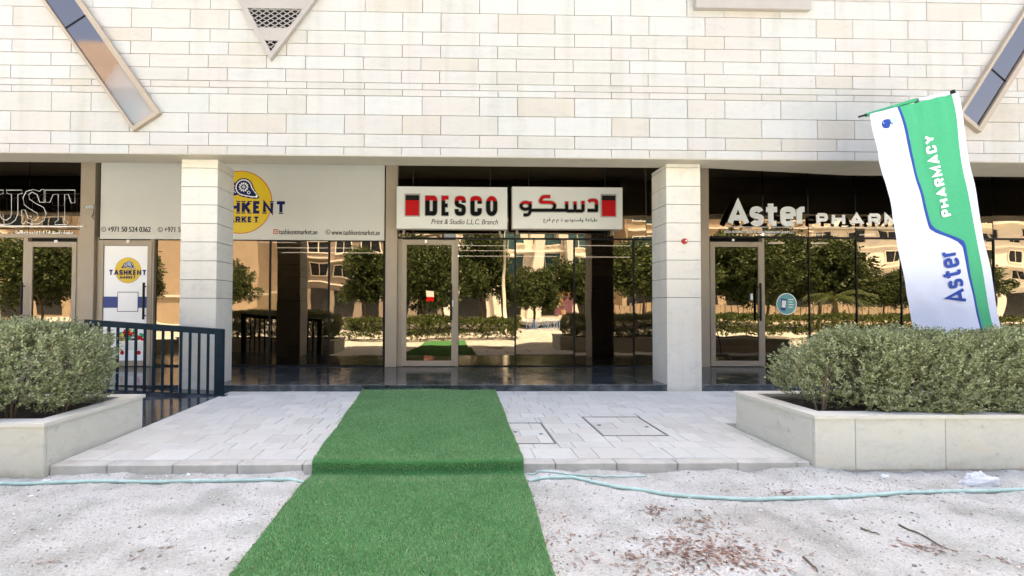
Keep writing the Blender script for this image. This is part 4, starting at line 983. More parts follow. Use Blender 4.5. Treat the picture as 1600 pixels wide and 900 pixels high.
# print shop light boxes
YS = YG - .34
def two_tone(name, zsplit):
    m, N, L, B = nodes(name); tc = N.new('ShaderNodeTexCoord'); sp = N.new('ShaderNodeSeparateXYZ'); L.new(tc.outputs['Object'], sp.inputs[0])
    r = ramp(N, [(0, (.004,.005,.005)), (1, (.50,.008,.010))]); mr = N.new('ShaderNodeMapRange'); mr.inputs['From Min'].default_value = zsplit - .012; mr.inputs['From Max'].default_value = zsplit + .004
    L.new(sp.outputs[2], mr.inputs[0]); L.new(mr.outputs[0], r.inputs[0]); L.new(r.outputs[0], B.inputs['Base Color']); B.inputs['Roughness'].default_value = .5; B.inputs['Specular IOR Level'].default_value = .1; return m
M['glow_trim'] = pm('clear_acrylic_letter_edge', (.40,.38,.35), .3, .03, 5, 0)
def lightbox(pxa, pxb, pyt, pyb, lab):
    a_, c_ = at(pxa, pyb, YS), at(pxb, pyt, YS); z1_ = at((pxa + pxb) / 2, pyt, YS).z; z0_ = at((pxa + pxb) / 2, pyb, YS).z
    sg_ = empty('sign_board', ((a_.x + c_.x) / 2, YS, z0_), lab, 'sign', 'pair of white light box signs over the print shop')
    MB().box(a_.x, c_.x, YS + .006, YG - .16, z0_, z1_, c=.004).build('casing', M['sign_side'], sg_)
    MB().box(a_.x + .008, c_.x - .008, YS, YS + .0055, z0_ + .008, z1_ - .008, c=.002).build('face', M['sign_white'], sg_)
    for bxp in (pxa + 10, pxb - 10):
        p = at(bxp, pyb, YS); MB().box(p.x - .02, p.x + .02, YG - .159, YG - .02, z0_ - .09, z0_ + .1, c=.003).build('bracket', M['beige_metal'], sg_)
    return sg_
b1 = lightbox(619, 793, 291.5, 358, 'left white sign board with red and black Latin lettering')
b2 = lightbox(800, 973, 292, 358, 'right white sign board with red and black Arabic lettering')
def sp_(px, py): return at(px, py, YS)
# Latin letters
base = sp_(664, 337); top = sp_(664, 306.3); H_ = top.z - base.z
split = sp_(700, 313.8).z
mt1 = two_tone('red_over_black_acrylic', split - Vector(b1.location).z); 
lw = [(664.5, 683), (690, 703.5), (710.5, 727.5), (735, 752.5), (759.5, 776.8)]
for ch, (u0, u1) in zip('DESCO', lw):
    xa, xb = sp_(u0, 330).x, sp_(u1, 330).x
    wv = (xb - xa) * (.36 if ch != 'E' else .40)
    mb = letters(ch, (xa - .012, YS - .001, base.z - .012), (1, 0, 0), (0, 0, 1), H_ + .024, wv + .024, 0, .018, fit=xb - xa + .024)[0]; mb.build('letter_edge', M['glow_trim'], b1)
    mb = letters(ch, (xa, YS - .019, base.z), (1, 0, 0), (0, 0, 1), H_, wv, 0, .010, fit=xb - xa)[0]; mb.build('letter', mt1, b1)
def block(parent, pxa, pxb, pyt, pym, pyb):
    a_, c_ = sp_(pxa, pyb), sp_(pxb, pyt); zm = sp_(pxa, pym).z; e = .022
    MB().box(a_.x - e, c_.x + e, YS - .018, YS - .001, a_.z - e, c_.z + e * 1.6, c=.003).build('logo_edge', M['glow_trim'], parent)
    MB().box(a_.x, c_.x, YS - .028, YS - .0185, zm + .001, c_.z, c=.002).build('black_block', M['black_print'], parent)
    MB().box(a_.x, c_.x, YS - .028, YS - .0185, a_.z, zm, c=.002).build('red_block', M['red_print'], parent)
block(b1, 633.7, 655, 305.3, 313, 337); block(b2, 940, 961, 306, 313.5, 338)
ptxt(b1, 'Print & Studio L.L.C. Branch', 674, 778, 350.2, 342, YS, M['grey_print'], shear=.25, bold=.002)
ptxt(b2, shape('طباعة واستوديو ذ م م فرع'), 849, 933, 348.5, 340, YS, M['grey_print'], bold=.003)
# Arabic letters drawn as strokes (pixel path in the photograph's sign plane)
spA = sp_(880, 319).z; mt2 = two_tone('red_over_black_acrylic_right', spA - Vector(b2.location).z)
def stroke_px(paths, wpx, parent, mat, depth, y_, grow=0, nm='letter'):
    sc = (sp_(900, 320) - sp_(899, 320)).length; o_ = sp_(0, 0)
    b_ = MB()
    for k_, (cl, P) in enumerate(paths):
        Q = [(sp_(*q).x, sp_(*q).z) for q in P]
        ribbon(b_, Q, (wpx + grow) * sc, cl, lambda u, v, d_: Vector((u, y_ - d_, v)), depth, 0, .0007 * k_)
    return b_.build(nm, mat, parent)
dal = [(False, crv([(919,315.5),(922,313.2),(930,313.2),(931.5,316),(931.5,322)], 2) + [(931.5,329.5)]), (False, [(933.8,329.2),(917.5,329.2)])]
sin_ = [(False, [(910.5,314)] + crv([(910.5,325),(910.5,330),(904,330),(898,330),(898,325)], 2) + [(898,315)]), (False, crv([(898,325),(898,330),(891,330),(885,330),(885,325)], 2) + [(885,315)]), (False, [(885,324)] + crv([(885,329),(880,329),(876,329)], 2) + [(866,329)])]
kaf = [(False, [(859.5,307.6)] + crv([(852,307.6),(847,308),(843,316.0),(850,316.5)], 2) + crv([(856,316.5),(862,316.8),(866.5,320),(866,325),(862,329)], 2)), (False, [(870,329),(829,329)])]
waw = [(True, [( (821 + 7.2 * math.cos(t)), (322 + 5.4 * math.sin(t))) for t in [2 * math.pi * i / 20 for i in range(20)]]), (False, [(828,315)] + crv([(828,322),(828,333),(824,336.5),(817.5,336)], 3))]
for gph in (dal, sin_, kaf, waw):
    stroke_px(gph, 4.6, b2, M['glow_trim'], .017, YS - .001, 2.4, 'letter_edge'); stroke_px(gph, 4.6, b2, mt2, .010, YS - .019)

# pharmacy name
YPH = YG - .14
ph = empty('letter_sign', at(1300, 353, YPH), 'large white pharmacy name in raised letters on a thin rail over the right shop', 'sign')
base = at(1136, 353, YPH); H_ = at(1136, 313.5, YPH).z - base.z
fitw = at(1261, 353, YPH).x - base.x
for mb in letters('Aster', tuple(base), (1, 0, 0), (0, 0, 1), H_, H_ * .215, .014, .010, fit=fitw): mb.build('letter', M['vinyl_white'], ph)
base = at(1275, 352.5, YPH); H2 = at(1275, 333, YPH).z - base.z; fitw = at(1489, 352, YPH).x - base.x
for mb in letters('PHARMACY', tuple(base), (1, 0, 0), (0, 0, 1), H2, H2 * .26, .085, .010, fit=fitw): mb.build('letter', M['vinyl_white'], ph)
a_, c_ = at(1136, 354, YPH), at(1500, 354, YPH); MB().box(a_.x, c_.x, YPH - .01, YPH + .02, a_.z - .012, a_.z - .001).build('rail', M['white_plastic'], ph)
for q in (1150, 1255, 1340, 1420): p = at(q, 350, YPH); MB().box(p.x - .01, p.x + .01, YPH + .021, YG - .01, p.z - .03, p.z - .01).build('bracket', M['dark_metal'], ph)
ptxt(ph, 'ASTER PHARMACY 338 BR OF ASTER PHARMACIES GROUP L.L.C', 1131, 1241, 364, 360.3, YG - .01, M['vinyl_white'], bold=.003)
# stickers on glass
p = at(1229, 475, YG - .012)
st_ = empty('glass_sticker', (p.x, YG - .012, p.z), 'round pale teal sticker with a phone drawing on the pharmacy glass', 'sticker')
b_ = MB(); b_.disc(p.x, p.z, YG - .012, .222, .232, 48, 0, .001); b_.disc(p.x, p.z, YG - .014, .205, .215, 48, 1, .001); b_.build('disc', [M['vinyl_white'], M['teal_print']], st_)
b_ = MB(); b_.prism([(p.x - .13, p.z - .13), (p.x - .03, p.z - .15), (p.x + .01, p.z + .10), (p.x - .12, p.z + .12)], YG - .016, YG - .0148, 0); b_.prism([(p.x - .11, p.z - .07), (p.x - .03, p.z - .08), (p.x - .01, p.z + .07), (p.x - .10, p.z + .08)], YG - .018, YG - .0165, 1)
b_.build('phone_print', [M['blue_print'], M['vinyl_white']], st_)
b_ = MB()
for k_ in range(4): b_.box(p.x + .04, p.x + .15 - .02 * (k_ % 2), YG - .0165, YG - .0150, p.z + .09 - .055 * k_, p.z + .105 - .055 * k_)
b_.build('text_lines', M['vinyl_white'], st_)
# etched name on the middle glass
ez = at(816, 516, YG - .012); b_ = MB()
eh = at(816, 499, YG).z - ez.z; xe0, xe1 = at(827, 510, YG).x, at(875, 510, YG).x
et = empty('glass_decal', (xe0, YG - .012, ez.z), 'outlined white shop name decal on the middle glass below eye level', 'decal')
def outline_letter(ch, xa, xb):
    W_ = xb - xa; b_ = MB()
    for closed, path in GL[ch][1]:
        wv = W_ * .36; P = [Vector((xa + wv / 2 + x_ * (W_ - wv), ez.z + wv / 2 + y_ * (eh - wv))) for x_, y_ in path]
        n_ = len(P)
        for sgn in (1, -1):
            Q = []
            for i in range(n_):
                a2 = P[(i - 1) % n_] if closed or i else P[i]; b2_ = P[(i + 1) % n_] if closed or i < n_ - 1 else P[i]
                d_ = (b2_ - a2).normalized(); Q.append(P[i] + Vector((-d_.y, d_.x)) * sgn * wv / 2)
            ribbon(b_, Q, .010, closed, lambda u, v, dd: Vector((u, YG - .012 - dd, v)), .001)
    b_.build('letter', M['vinyl_white'], et)
for i, ch in enumerate('DESCO'):
    w_ = (xe1 - xe0) / 5; outline_letter(ch, xe0 + i * w_ + .012, xe0 + (i + 1) * w_ - .012)
b_ = MB(); f_ = lambda u, v, dd: Vector((u, YG - .012 - dd, v)); xq = at(813, 510, YG).x; ribbon(b_, [(xq, ez.z), (xq + .13, ez.z), (xq + .13, ez.z + eh)], .012, False, f_, .001); b_.build('logo_outline', M['vinyl_white'], et)
# little notices
for (px_, py_, w_, h_, lab) in ((87, 377, 5, 4, 'small white notice on the head of the leftmost door frame'), (200, 377, 5, 5, 'small white notice on the head of the market door frame'), (665.5, 377, 4, 5, 'small white notice on the head of the middle door frame'), (1146, 375, 4, 4, 'small white notice on the head of the pharmacy door frame')):
    p = at(px_, py_, YG - .09); s_ = .0125
    o = MB().box(p.x - w_ * s_ / 2, p.x + w_ * s_ / 2, YG - .0905, YG - .077, p.z - h_ * s_ / 2, p.z + h_ * s_ / 2, c=.001).build('notice', M['vinyl_white'], loc=tuple(p)); tag(o, lab, 'notice')
for (px_, py_, lab) in ((706.3, 474, 'small white label on the middle door stile'), (1174.5, 464, 'small white push label on the pharmacy door')):
    p = at(px_, py_, YG - .08); o = MB().box(p.x - .026, p.x + .026, YG - .0805, YG - .0755, p.z - .07, p.z + .07).build('label', M['vinyl_white'], loc=tuple(p)); tag(o, lab, 'label')

# ------------------------------------------------------------------ railing
YR = 7.10
rl = empty('railing', (at(345, 618, YR).x, YR, .13), 'dark blue painted steel railing beside the left pillar', 'railing')
pT0, pT1 = at(134, 499, YR), at(348, 514, YR); pB0, pB1 = at(134, 607, YR), at(348, 617, YR)
def sbar(name, a0, a1, h_, y0_, y1_):
    MB().add([(a0.x, y0_, a0.z - h_), (a1.x, y0_, a1.z - h_), (a1.x, y1_, a1.z - h_), (a0.x, y1_, a0.z - h_), (a0.x, y0_, a0.z), (a1.x, y0_, a1.z), (a1.x, y1_, a1.z), (a0.x, y1_, a0.z)], [(0,3,2,1),(4,5,6,7),(0,1,5,4),(1,2,6,5),(2,3,7,6),(3,0,4,7)]).build(name, M['rail'], rl)
sbar('top_rail', pT0, pT1, .09, YR - .03, YR + .03); sbar('bottom_rail', pB0, pB1, .028, YR - .02, YR + .02)
xp0, xp1 = at(337, 560, YR).x, at(349, 560, YR).x
MB().box(xp0, xp1, YR - .045, YR + .045, .12, pT1.z - .091 + .088, c=.004).build('post', M['rail'], rl)
MB().box(pT0.x, pT0.x + .1, YR - .045, YR + .045, .2, pT0.z - .092, c=.004).build('post', M['rail'], rl)
MB().box(xp1 - .002, xp1 + .05, YR - .06, YR + .06, .125, .135).build('base_plate', M['rail'], rl)
for k_ in range(14):
    px_ = 325 - 14.15 * k_
    t = (px_ - 134) / 214; x_ = at(px_, 560, YR).x; zt_ = pT0.z + (pT1.z - pT0.z) * t - .089; zb_ = pB0.z + (pB1.z - pB0.z) * t
    MB().box(x_ - .016, x_ + .016, YR - .012, YR + .012, zb_ - .004, zt_).build('baluster', M['rail'], rl)

# ------------------------------------------------------------------ planters
def planter(side, lab):
    if side < 0:
        xo, xi, y0_, y1_, zt_ = -3.535, -9.0, 4.10, 5.38, .475; sx = -1
        fj = [xo, -4.35, -5.2, -6.05, -6.9, xi]
    else:
        xo, xi, y0_, y1_, zt_ = 3.285, 10.5, 4.12, 5.28, .525; sx = 1
        fj = [xo, at(1337, 700, y0_).x, at(1478, 700, y0_).x, at(1478, 700, y0_).x + .82, at(1478, 700, y0_).x + 1.64, at(1478, 700, y0_).x + 2.46, xi]
    pl = empty('planter', (xo, y0_, 0), lab, 'planter', 'stone clad planters either side of the paving')
    ct = .035; cw = .15; th = .03
    mn, mx_ = min(xo, xi), max(xo, xi)
    MB().box(mn + .03, mx_ - .03, y0_ + .025, y1_ - .025, -.05, zt_ - .13).build('core', M['joint'], pl)
    MB().box(mn + .012, mx_ - .012, y0_ + .012, y1_ - .012, -.05, .045).build('plinth', M['kerb'], pl)
    for a_, c_ in zip(fj, fj[1:]):
        l, r_ = min(a_, c_), max(a_, c_)
        MB().box(l + .0025, r_ - .0025, y0_ + random.uniform(0, .001), y0_ + th, .03 if side > 0 else -.02, zt_ - ct - .001, c=.002).build('stone_panel', M['planter_stone'], pl)
        MB().box(l + .0025, r_ - .0025, y1_ - th, y1_, .03, zt_ - ct - .001, c=.002).build('stone_panel', M['planter_stone'], pl)
    sj = [y0_ + th, y1_ - th] if side > 0 else [y0_ + th, y1_ - th]
    for a_, c_ in zip(sj, sj[1:]):
        l, r_ = (xo, xo + th) if sx > 0 else (xo - th, xo)
        MB().box(l, r_, a_ + .002, c_ - .002, .0, zt_ - ct - .001, c=.002).build('stone_panel', M['planter_stone'], pl)
    # retaining lip inside and coping on top
    ov = .018
    MB().box(mn + .03, mx_ - .03, y0_ + .03, y0_ + cw - .02, .1, zt_ - ct - .002).build('inner_wall', M['kerb'], pl)
    MB().box(mn + .03, mx_ - .03, y1_ - cw + .02, y1_ - .03, .1, zt_ - ct - .002).build('inner_wall', M['kerb'], pl)
    l, r_ = (xo + .03, xo + cw - .02) if sx > 0 else (xo - cw + .02, xo - .03)
    MB().box(l, r_, y0_ + cw, y1_ - cw, .1, zt_ - ct - .002).build('inner_wall', M['kerb'], pl)
    yi0, yi1 = y0_ + cw, y1_ - cw
    so = xo - ov * sx; si = xo + cw * sx
    q = MB(); e = .001
    def poly(P, nm='coping'):
        b_ = MB(); n_ = len(P); b_.add([(x_, y_, zt_ - ct) for x_, y_ in P] + [(x_, y_, zt_) for x_, y_ in P], [tuple(range(n_ - 1, -1, -1)), tuple(range(n_, 2 * n_))] + [(i, (i + 1) % n_, (i + 1) % n_ + n_, i + n_) for i in range(n_)]); b_.build(nm, M['coping'], pl)
    poly([(so, y0_ - ov), (si, yi0), (si, yi1), (so, y1_ + ov)])
    xm = (si + xi) / 2
    poly([(so + e * sx, y0_ - ov), (xm, y0_ - ov), (xm, yi0), (si + e * sx, yi0)]); poly([(xm + .004 * sx, y0_ - ov), (xi, y0_ - ov), (xi, yi0), (xm + .004 * sx, yi0)])
    poly([(so + e * sx, y1_ + ov), (xi, y1_ + ov), (xi, yi1), (si + e * sx, yi1)])
    sb = MB(); n_ = 40; gx_ = np.linspace(si, xi, n_); gy_ = np.linspace(yi0 - .03, yi1 + .03, 12)
    vs = [(x_, y_, zt_ - .07 + .03 * noise.noise((x_ * 5, y_ * 5, 0))) for y_ in gy_ for x_ in gx_]
    sb.add(vs, [(j * n_ + i, j * n_ + i + 1, (j + 1) * n_ + i + 1, (j + 1) * n_ + i) for j in range(11) for i in range(n_ - 1)]); sb.build('soil', M['soil'], pl)
    return pl, (xo, xi, y0_, y1_, zt_, sx)
plL, gL = planter(-1, 'low stone planter at the left edge holding a sage hedge')
plR, gR = planter(1, 'low stone planter at the right edge holding a long sage hedge')

# leafy masses made of sprigs
def sprigs(P, D, nl, sl, ll, lw_):
    """P,D: (n,3) base and direction of each sprig -> leaf quads"""
    n = len(P); D = D / np.linalg.norm(D, axis=1, keepdims=True)
    a = np.cross(D, rng.normal(size=(n, 3))); a /= np.linalg.norm(a, axis=1, keepdims=True); b = np.cross(D, a)
    Vs = []
    for k in range(nl):
        t = (k + rng.random(n)) / nl; ang = k * 2.4 + rng.random(n) * .8
        out = a * np.cos(ang)[:, None] + b * np.sin(ang)[:, None]
        base = P + D * (t * sl)[:, None]
        spread = (1.05 - .55 * t)[:, None]
        ld = D * (.45 + .5 * t)[:, None] + out * spread + rng.normal(size=(n, 3)) * .12; ld /= np.linalg.norm(ld, axis=1, keepdims=True)
        side = np.cross(ld, out + rng.normal(size=(n, 3)) * .3); side /= np.linalg.norm(side, axis=1, keepdims=True) + 1e-6
        L_ = ll * rng.uniform(.6, 1.15, n)[:, None]; W_ = lw_ * rng.uniform(.7, 1.2, n)[:, None]
        Vs.append(np.stack([base, base + ld * L_ * .55 + side * W_, base + ld * L_, base + ld * L_ * .55 - side * W_], 1))
    V = np.concatenate(Vs).reshape(-1, 3); F = np.arange(len(V)).reshape(-1, 4)
    return V, F
def hedge(xa, xb, y0_, y1_, z0_, z1_, n, name, lab, cat, taper_end, nstem, mat='sage', sl=.105, ll=.031, lw_=.0082, nl=12, seed=0, group=None):
    cx, cy, cz = (xa + xb) / 2, (y0_ + y1_) / 2, (z0_ + z1_) / 2; hx, hy, hz = (xb - xa) / 2, (y1_ - y0_) / 2, (z1_ - z0_) / 2
    # surface samples of a rounded box, thickened inwards
    k = 0; P = []; Dn = []
    m_ = int(n * 3)
    U = rng.uniform(-1, 1, (m_, 3)); f = rng.random(m_); A = np.array([hx * hy, hx * hz * 1.0, hy * hz * .9, hx * hz * .5]); A = A / A.sum(); c_ = np.cumsum(A)
    U[f < c_[0], 2] = 1; s1_ = (f >= c_[0]) & (f < c_[1]); U[s1_, 1] = -1; s2_ = (f >= c_[1]) & (f < c_[2]); U[s2_, 0] = taper_end; s3_ = f >= c_[2]; U[s3_, 1] = 1
    p_ = 4.0; nrm = (np.abs(U) ** p_).sum(1) ** (1 / p_); U = U / nrm[:, None]
    dep = rng.random(m_) ** 1.7 * .38
    rad = 1 - dep
    X = np.stack([cx + U[:, 0] * (hx - dep * .5), cy + U[:, 1] * hy * rad, cz + U[:, 2] * hz * (1 - dep * .8)], 1)
    lump = np.array([noise.noise((x_ * 2.3 + seed, y_ * 2.3, z_ * 2.3)) + .6 * noise.noise((x_ * 7.1, y_ * 7.1 + seed, z_ * 7.1)) for x_, y_, z_ in X])
    O = np.stack([U[:, 0], U[:, 1], U[:, 2]], 1)
    X = X + O * (lump * .085)[:, None]
    keep = (lump + rng.normal(size=m_) * .2) > -.34
    # thin, see-through underside near the front
    low = (X[:, 2] < z0_ + .09); keep &= ~(low & (rng.random(m_) < .25))
    X = X[keep][:n]; O = O[keep][:n]
    D = O * .8 + np.array([0, 0, .75]) + rng.normal(size=O.shape) * .38
    D[:, 2] = np.abs(D[:, 2]) * .8 + .15
    V, F = sprigs(X, D, nl, sl, ll, lw_)
    ns_ = int(n * .07); sel = np.where(O[:, 2] > .75)[0]      # stray shoots over the clipped top
    if len(sel) > 10:
        sel = rng.choice(sel, ns_); V2, F2 = sprigs(X[sel], np.stack([rng.normal(size=ns_) * .3, rng.normal(size=ns_) * .3, np.ones(ns_)], 1), int(nl * 1.3), sl * 1.45, ll, lw_)
        F = np.concatenate([F, F2 + len(V)]); V = np.concatenate([V, V2])
    h = empty(name, (cx, cy, z0_), lab, cat, group)
    me = np_mesh('foliage', V - np.array([cx, cy, z0_]), F, M[mat], h); me['kind'] = 'stuff'
    for i in range(nstem):
        x_ = xa + (xb - xa) * (i + .5 + random.uniform(-.25, .25)) / nstem; y_ = y0_ + (y1_ - y0_) * random.uniform(.22, .5)
        st = MB()
        for q in range(5):
            dx, dy = random.gauss(0, .16), random.gauss(0, .10); p0 = Vector((x_, y_, z0_ - .12)); p1 = Vector((x_ + dx * .35, y_ + dy * .3, z0_ + .22)); p2 = Vector((x_ + dx, y_ + dy, z0_ + .55))
            st.tube([p0, p1, p2], .013, 6, r2=.004)
        st.build('stem', M['bark'], h)
    return h
hedge(-7.4, -3.60, 4.14, 5.20, .40, 1.25, 9800, 'sage_hedge', 'silvery green sage shrubs filling the left planter', 'hedge', 1, 10, seed=1)
hedge(3.46, 8.4, 4.17, 5.12, .43, 1.15, 12800, 'sage_hedge', 'long silvery green sage hedge filling the right planter under the flag', 'hedge', -1, 13, seed=9)

# ------------------------------------------------------------------ turf strip
tf = empty('turf_carpet', (-.3, 4.1, 0), 'green artificial turf strip laid over sand, kerb and paving to the step', 'carpet')
CP = [(3.90, .030), (3.97, .022), (4.045, .014), (4.080, .018), (4.100, .045), (4.098, .080), (4.096, .108), (4.106, .128), (4.135, .136), (4.18, .134), (4.25, .126), (4.34, zpav(4.34) + .026)]
CPs = [Vector((0, a_, b_)) for a_, b_ in CP]
def sm(P, n):
    out = []
    for i in range(len(P) - 1):
        p0, p1, p2, p3 = P[max(i - 1, 0)], P[i], P[i + 1], P[min(i + 2, len(P) - 1)]
        for k_ in range(n):
            t = k_ / n; out.append(.5 * ((2 * p1) + (p2 - p0) * t + (2 * p0 - 5 * p1 + 4 * p2 - p3) * t * t + (3 * p1 - p0 - 3 * p2 + p3) * t ** 3))
    return out + [P[-1]]
mid = [(v.y, v.z) for v in sm(CPs, 4)]
line = [(y, .030) for y in np.arange(-.9, 3.88, .07)] + mid + [(y, zpav(y) + .026) for y in np.arange(4.40, 7.43, .07)] + [(7.432, zpav(7.43) + .026)]
LY = np.array([p[0] for p in line]); LZ = np.array([p[1] for p in line]); ns = len(line)
nu = 26
def wobz(x, y): return .008 * noise.noise((x * 2.2, y * 2, 4)) + .012 * noise.noise((x * 1.1 + 9, y * .7, 2))
GR = np.zeros((ns, nu, 3))
for j in range(ns):
    y = LY[j]; l, r_ = carpet_x(y); wob = .022 * noise.noise((0, y * 1.6, 1)) + .010 * noise.noise((0, y * 6, 1)); wob2 = .022 * noise.noise((5, y * 1.6, 1)) + .010 * noise.noise((5, y * 6, 1))
    infold = 1 if 3.9 < y < 4.3 else 0
    for i_, u in enumerate(np.linspace(0, 1, nu)):
        x = (l + wob) + (r_ + wob2 - l - wob) * u
        z = LZ[j] + wobz(x, y) * (.5 if infold else 1) + (sandz(x, y) if y < 3.9 else 0)
        yo = .022 * noise.noise((x * 1.7, 3, LZ[j] * 6)) + .012 * noise.noise((x * 5, 1, 1)) if infold else 0
        GR[j, i_] = (x, y + yo, z)
Vb = [(p[0] + .3, p[1] - 4.1, p[2]) for p in GR.reshape(-1, 3)]
Fb = [(j * nu + i, j * nu + i + 1, (j + 1) * nu + i + 1, (j + 1) * nu + i) for j in range(ns - 1) for i in range(nu - 1)]
for i_e in (0, nu - 1):
    st_i = len(Vb)
    for j in range(ns): v = Vb[j * nu + i_e]; Vb.append((v[0], v[1], v[2] - .022))
    for j in range(ns - 1): Fb.append((j * nu + i_e, (j + 1) * nu + i_e, st_i + j + 1, st_i + j))
me = bpy.data.meshes.new('backing'); me.from_pydata(Vb, [], Fb); me.materials.append(M['turf_base']); me.update(); link_mesh('backing', me, tf)
nbl = 340000
seg = np.sqrt(np.diff(LY) ** 2 + np.diff(LZ) ** 2); arc = np.concatenate([[0], np.cumsum(seg)])
a0_ = np.interp(1.9, LY[:60], arc[:60]); sa = a0_ + (arc[-1] - a0_) * rng.random(nbl) ** 1.45
jj = np.clip(np.searchsorted(arc, sa, side='right') - 1, 0, ns - 2); tj = (sa - arc[jj]) / seg[jj]
uu = rng.random(nbl) * (nu - 1); ii = np.clip(uu.astype(int), 0, nu - 2); tu = uu - ii
g00, g01, g10, g11 = GR[jj, ii], GR[jj, ii + 1], GR[jj + 1, ii], GR[jj + 1, ii + 1]
P = (g00 * ((1 - tu) * (1 - tj))[:, None] + g01 * (tu * (1 - tj))[:, None] + g10 * ((1 - tu) * tj)[:, None] + g11 * (tu * tj)[:, None])
Nn = np.cross(g01 - g00, g10 - g00); Nn /= np.linalg.norm(Nn, axis=1, keepdims=True) + 1e-9
lean = Nn * rng.uniform(.008, .017, nbl)[:, None] + rng.normal(size=(nbl, 3)) * .006
P = P - Nn * .003
an = rng.random(nbl) * 6.283; wv = np.stack([np.cos(an), np.sin(an), np.zeros(nbl)], 1) * rng.uniform(.0015, .003, nbl)[:, None]
Vt = np.stack([P - wv, P + wv, P + lean], 1).reshape(-1, 3) - np.array([-.3, 4.1, 0])
o = np_mesh('turf_blades', Vt, np.arange(len(Vt)).reshape(-1, 3), M['turf'], tf); o['kind'] = 'stuff'

op = []
for _ in range(420):       # bits carried onto the turf, most of them near its edges and the fold
    y = random.uniform(1.9, 7.3) if random.random() < .6 else random.gauss(3.9, .25); l, r_ = carpet_x(y); t_ = random.random()
    x = l + (r_ - l) * (t_ if random.random() < .35 else (t_ ** 3 if random.random() < .5 else 1 - t_ ** 3))
    op.append((x, y, random.uniform(.003, .009), float(np.interp(y, LY[:60], LZ[:60]) if y < 3.9 else .02 + zpav(max(y, 4.3)) if y > 4.3 else .035) + .016 + wobz(x, y)))
tag(scatter('turf_crumbs', op, leaf, M['pebble']), 'pale grit and leaf crumbs sprinkled over the green turf', 'grit', kind='stuff')
# ------------------------------------------------------------------ hose and litter
def smooth_path(P, n=10):
    out = []
    for i in range(len(P) - 1):
        p0, p1, p2, p3 = P[max(i - 1, 0)], P[i], P[i + 1], P[min(i + 2, len(P) - 1)]
        for k_ in range(n):
            t = k_ / n; out.append(.5 * ((2 * p1) + (p2 - p0) * t + (2 * p0 - 5 * p1 + 4 * p2 - p3) * t * t + (3 * p1 - p0 - 3 * p2 + p3) * t ** 3))
    return out + [P[-1]]
hp = [(-40,746),(60,748),(150,751),(300,749.5),(400,744.5),(492,739),(600,741),(720,743),(822,742),(880,747),(960,761),(1060,773),(1180,779.5),(1300,776),(1400,771.5),(1500,769),(1660,762)]
P = smooth_path([atz(a_, b_, .012) for a_, b_ in hp]); P = [Vector((p.x, min(p.y, 3.97), (sandz(p.x, min(p.y, 3.97)) if clear(p.x, p.y) else -.055) + .014)) for p in P]
for _ in range(3): P = [P[0]] + [Vector((b_.x, b_.y, (a_.z + b_.z + c_.z) / 3)) for a_, b_, c_ in zip(P, P[1:], P[2:])] + [P[-1]]
tag(MB().tube(P, .0145, 12).build('garden_hose', M['hose'], smooth=True), 'pale teal hose lying along the kerb and under the turf', 'hose')
P = smooth_path([atz(a_, b_, .012) for a_, b_ in ((822,739),(850,741),(900,745),(960,746),(1010,744))]); P = [Vector((p.x, min(p.y, 4.1), sandz(p.x, p.y) + .008)) for p in P]
tag(MB().tube(P, .007, 8).build('thin_hose', M['hose'], smooth=True), 'thin grey green tube running from the turf just behind the hose', 'tube')
def crumple(c, sx, sy, sz, name, lab, cat, mat, seed, n_=40):
    vs, fs = [], []; m_ = n_ // 2
    for j in range(m_ + 1):
        th = math.pi / 2 * j / m_
        for i in range(n_):
            ph_ = 2 * math.pi * i / n_; d_ = Vector((math.cos(ph_) * math.cos(th), math.sin(ph_) * math.cos(th), math.sin(th)))
            k_ = 1 + .38 * noise.noise(d_ * 1.6 + Vector((seed, 0, 0))) + .30 * abs(noise.noise(d_ * 4.2 + Vector((0, seed, 0)))) - .22 * abs(noise.noise(d_ * 8 + Vector((0, seed, 0))))
            vs.append((c[0] + d_.x * sx * k_, c[1] + d_.y * sy * k_, c[2] + d_.z * sz * k_ - .004))
    for j in range(m_):
        for i in range(n_): fs.append((j * n_ + i, j * n_ + (i + 1) % n_, (j + 1) * n_ + (i + 1) % n_, (j + 1) * n_ + i))
    b_ = MB(); b_.add(vs, fs); o_ = b_.build(name, mat, loc=c, smooth=True); tag(o_, lab, cat); return o_
M['bag'] = island('thin_white_plastic', [(0, (.78,.78,.8)), (1, (.8,.8,.82))], .4, .25)
c = atz(1531, 757, 0); crumple((c.x, c.y, sandz(c.x, c.y)), .155, .06, .085, 'plastic_bag', 'crumpled white plastic bag by the right planter behind the hose', 'bag', M['bag'], 4)
c = atz(1383, 746, 0); crumple((c.x, min(c.y, 4.08), sandz(c.x, 4.0)), .045, .018, .03, 'paper_scrap', 'small white scrap at the foot of the right planter', 'litter', M['tile_white'], 9, 16)
c = atz(89, 744, 0); crumple((c.x, min(c.y, 4.03), sandz(c.x, 4.0)), .05, .02, .022, 'paper_scrap', 'white scrap by the hose at the left planter corner', 'litter', M['tile_white'], 12, 16)
c = atz(48, 776, 0); crumple((c.x, c.y, sandz(c.x, c.y)), .022, .014, .012, 'stone', 'small pale stone on the sand at the far left', 'stone', M['tile_white'], 22, 12)
c = atz(307, 736, 0); crumple((c.x, min(c.y, 4.12), sandz(c.x, 4.1)), .022, .014, .022, 'paper_scrap', 'tiny white scrap against the kerb on the left', 'litter', M['tile_white'], 32, 12)
c = atz(1175, 686, zpav(4.8)); crumple((c.x, c.y, zpav(c.y)), .016, .012, .006, 'bottle_cap', 'tiny dark speck of litter on the paving near the right planter', 'litter', M['dark_metal'], 2, 12)

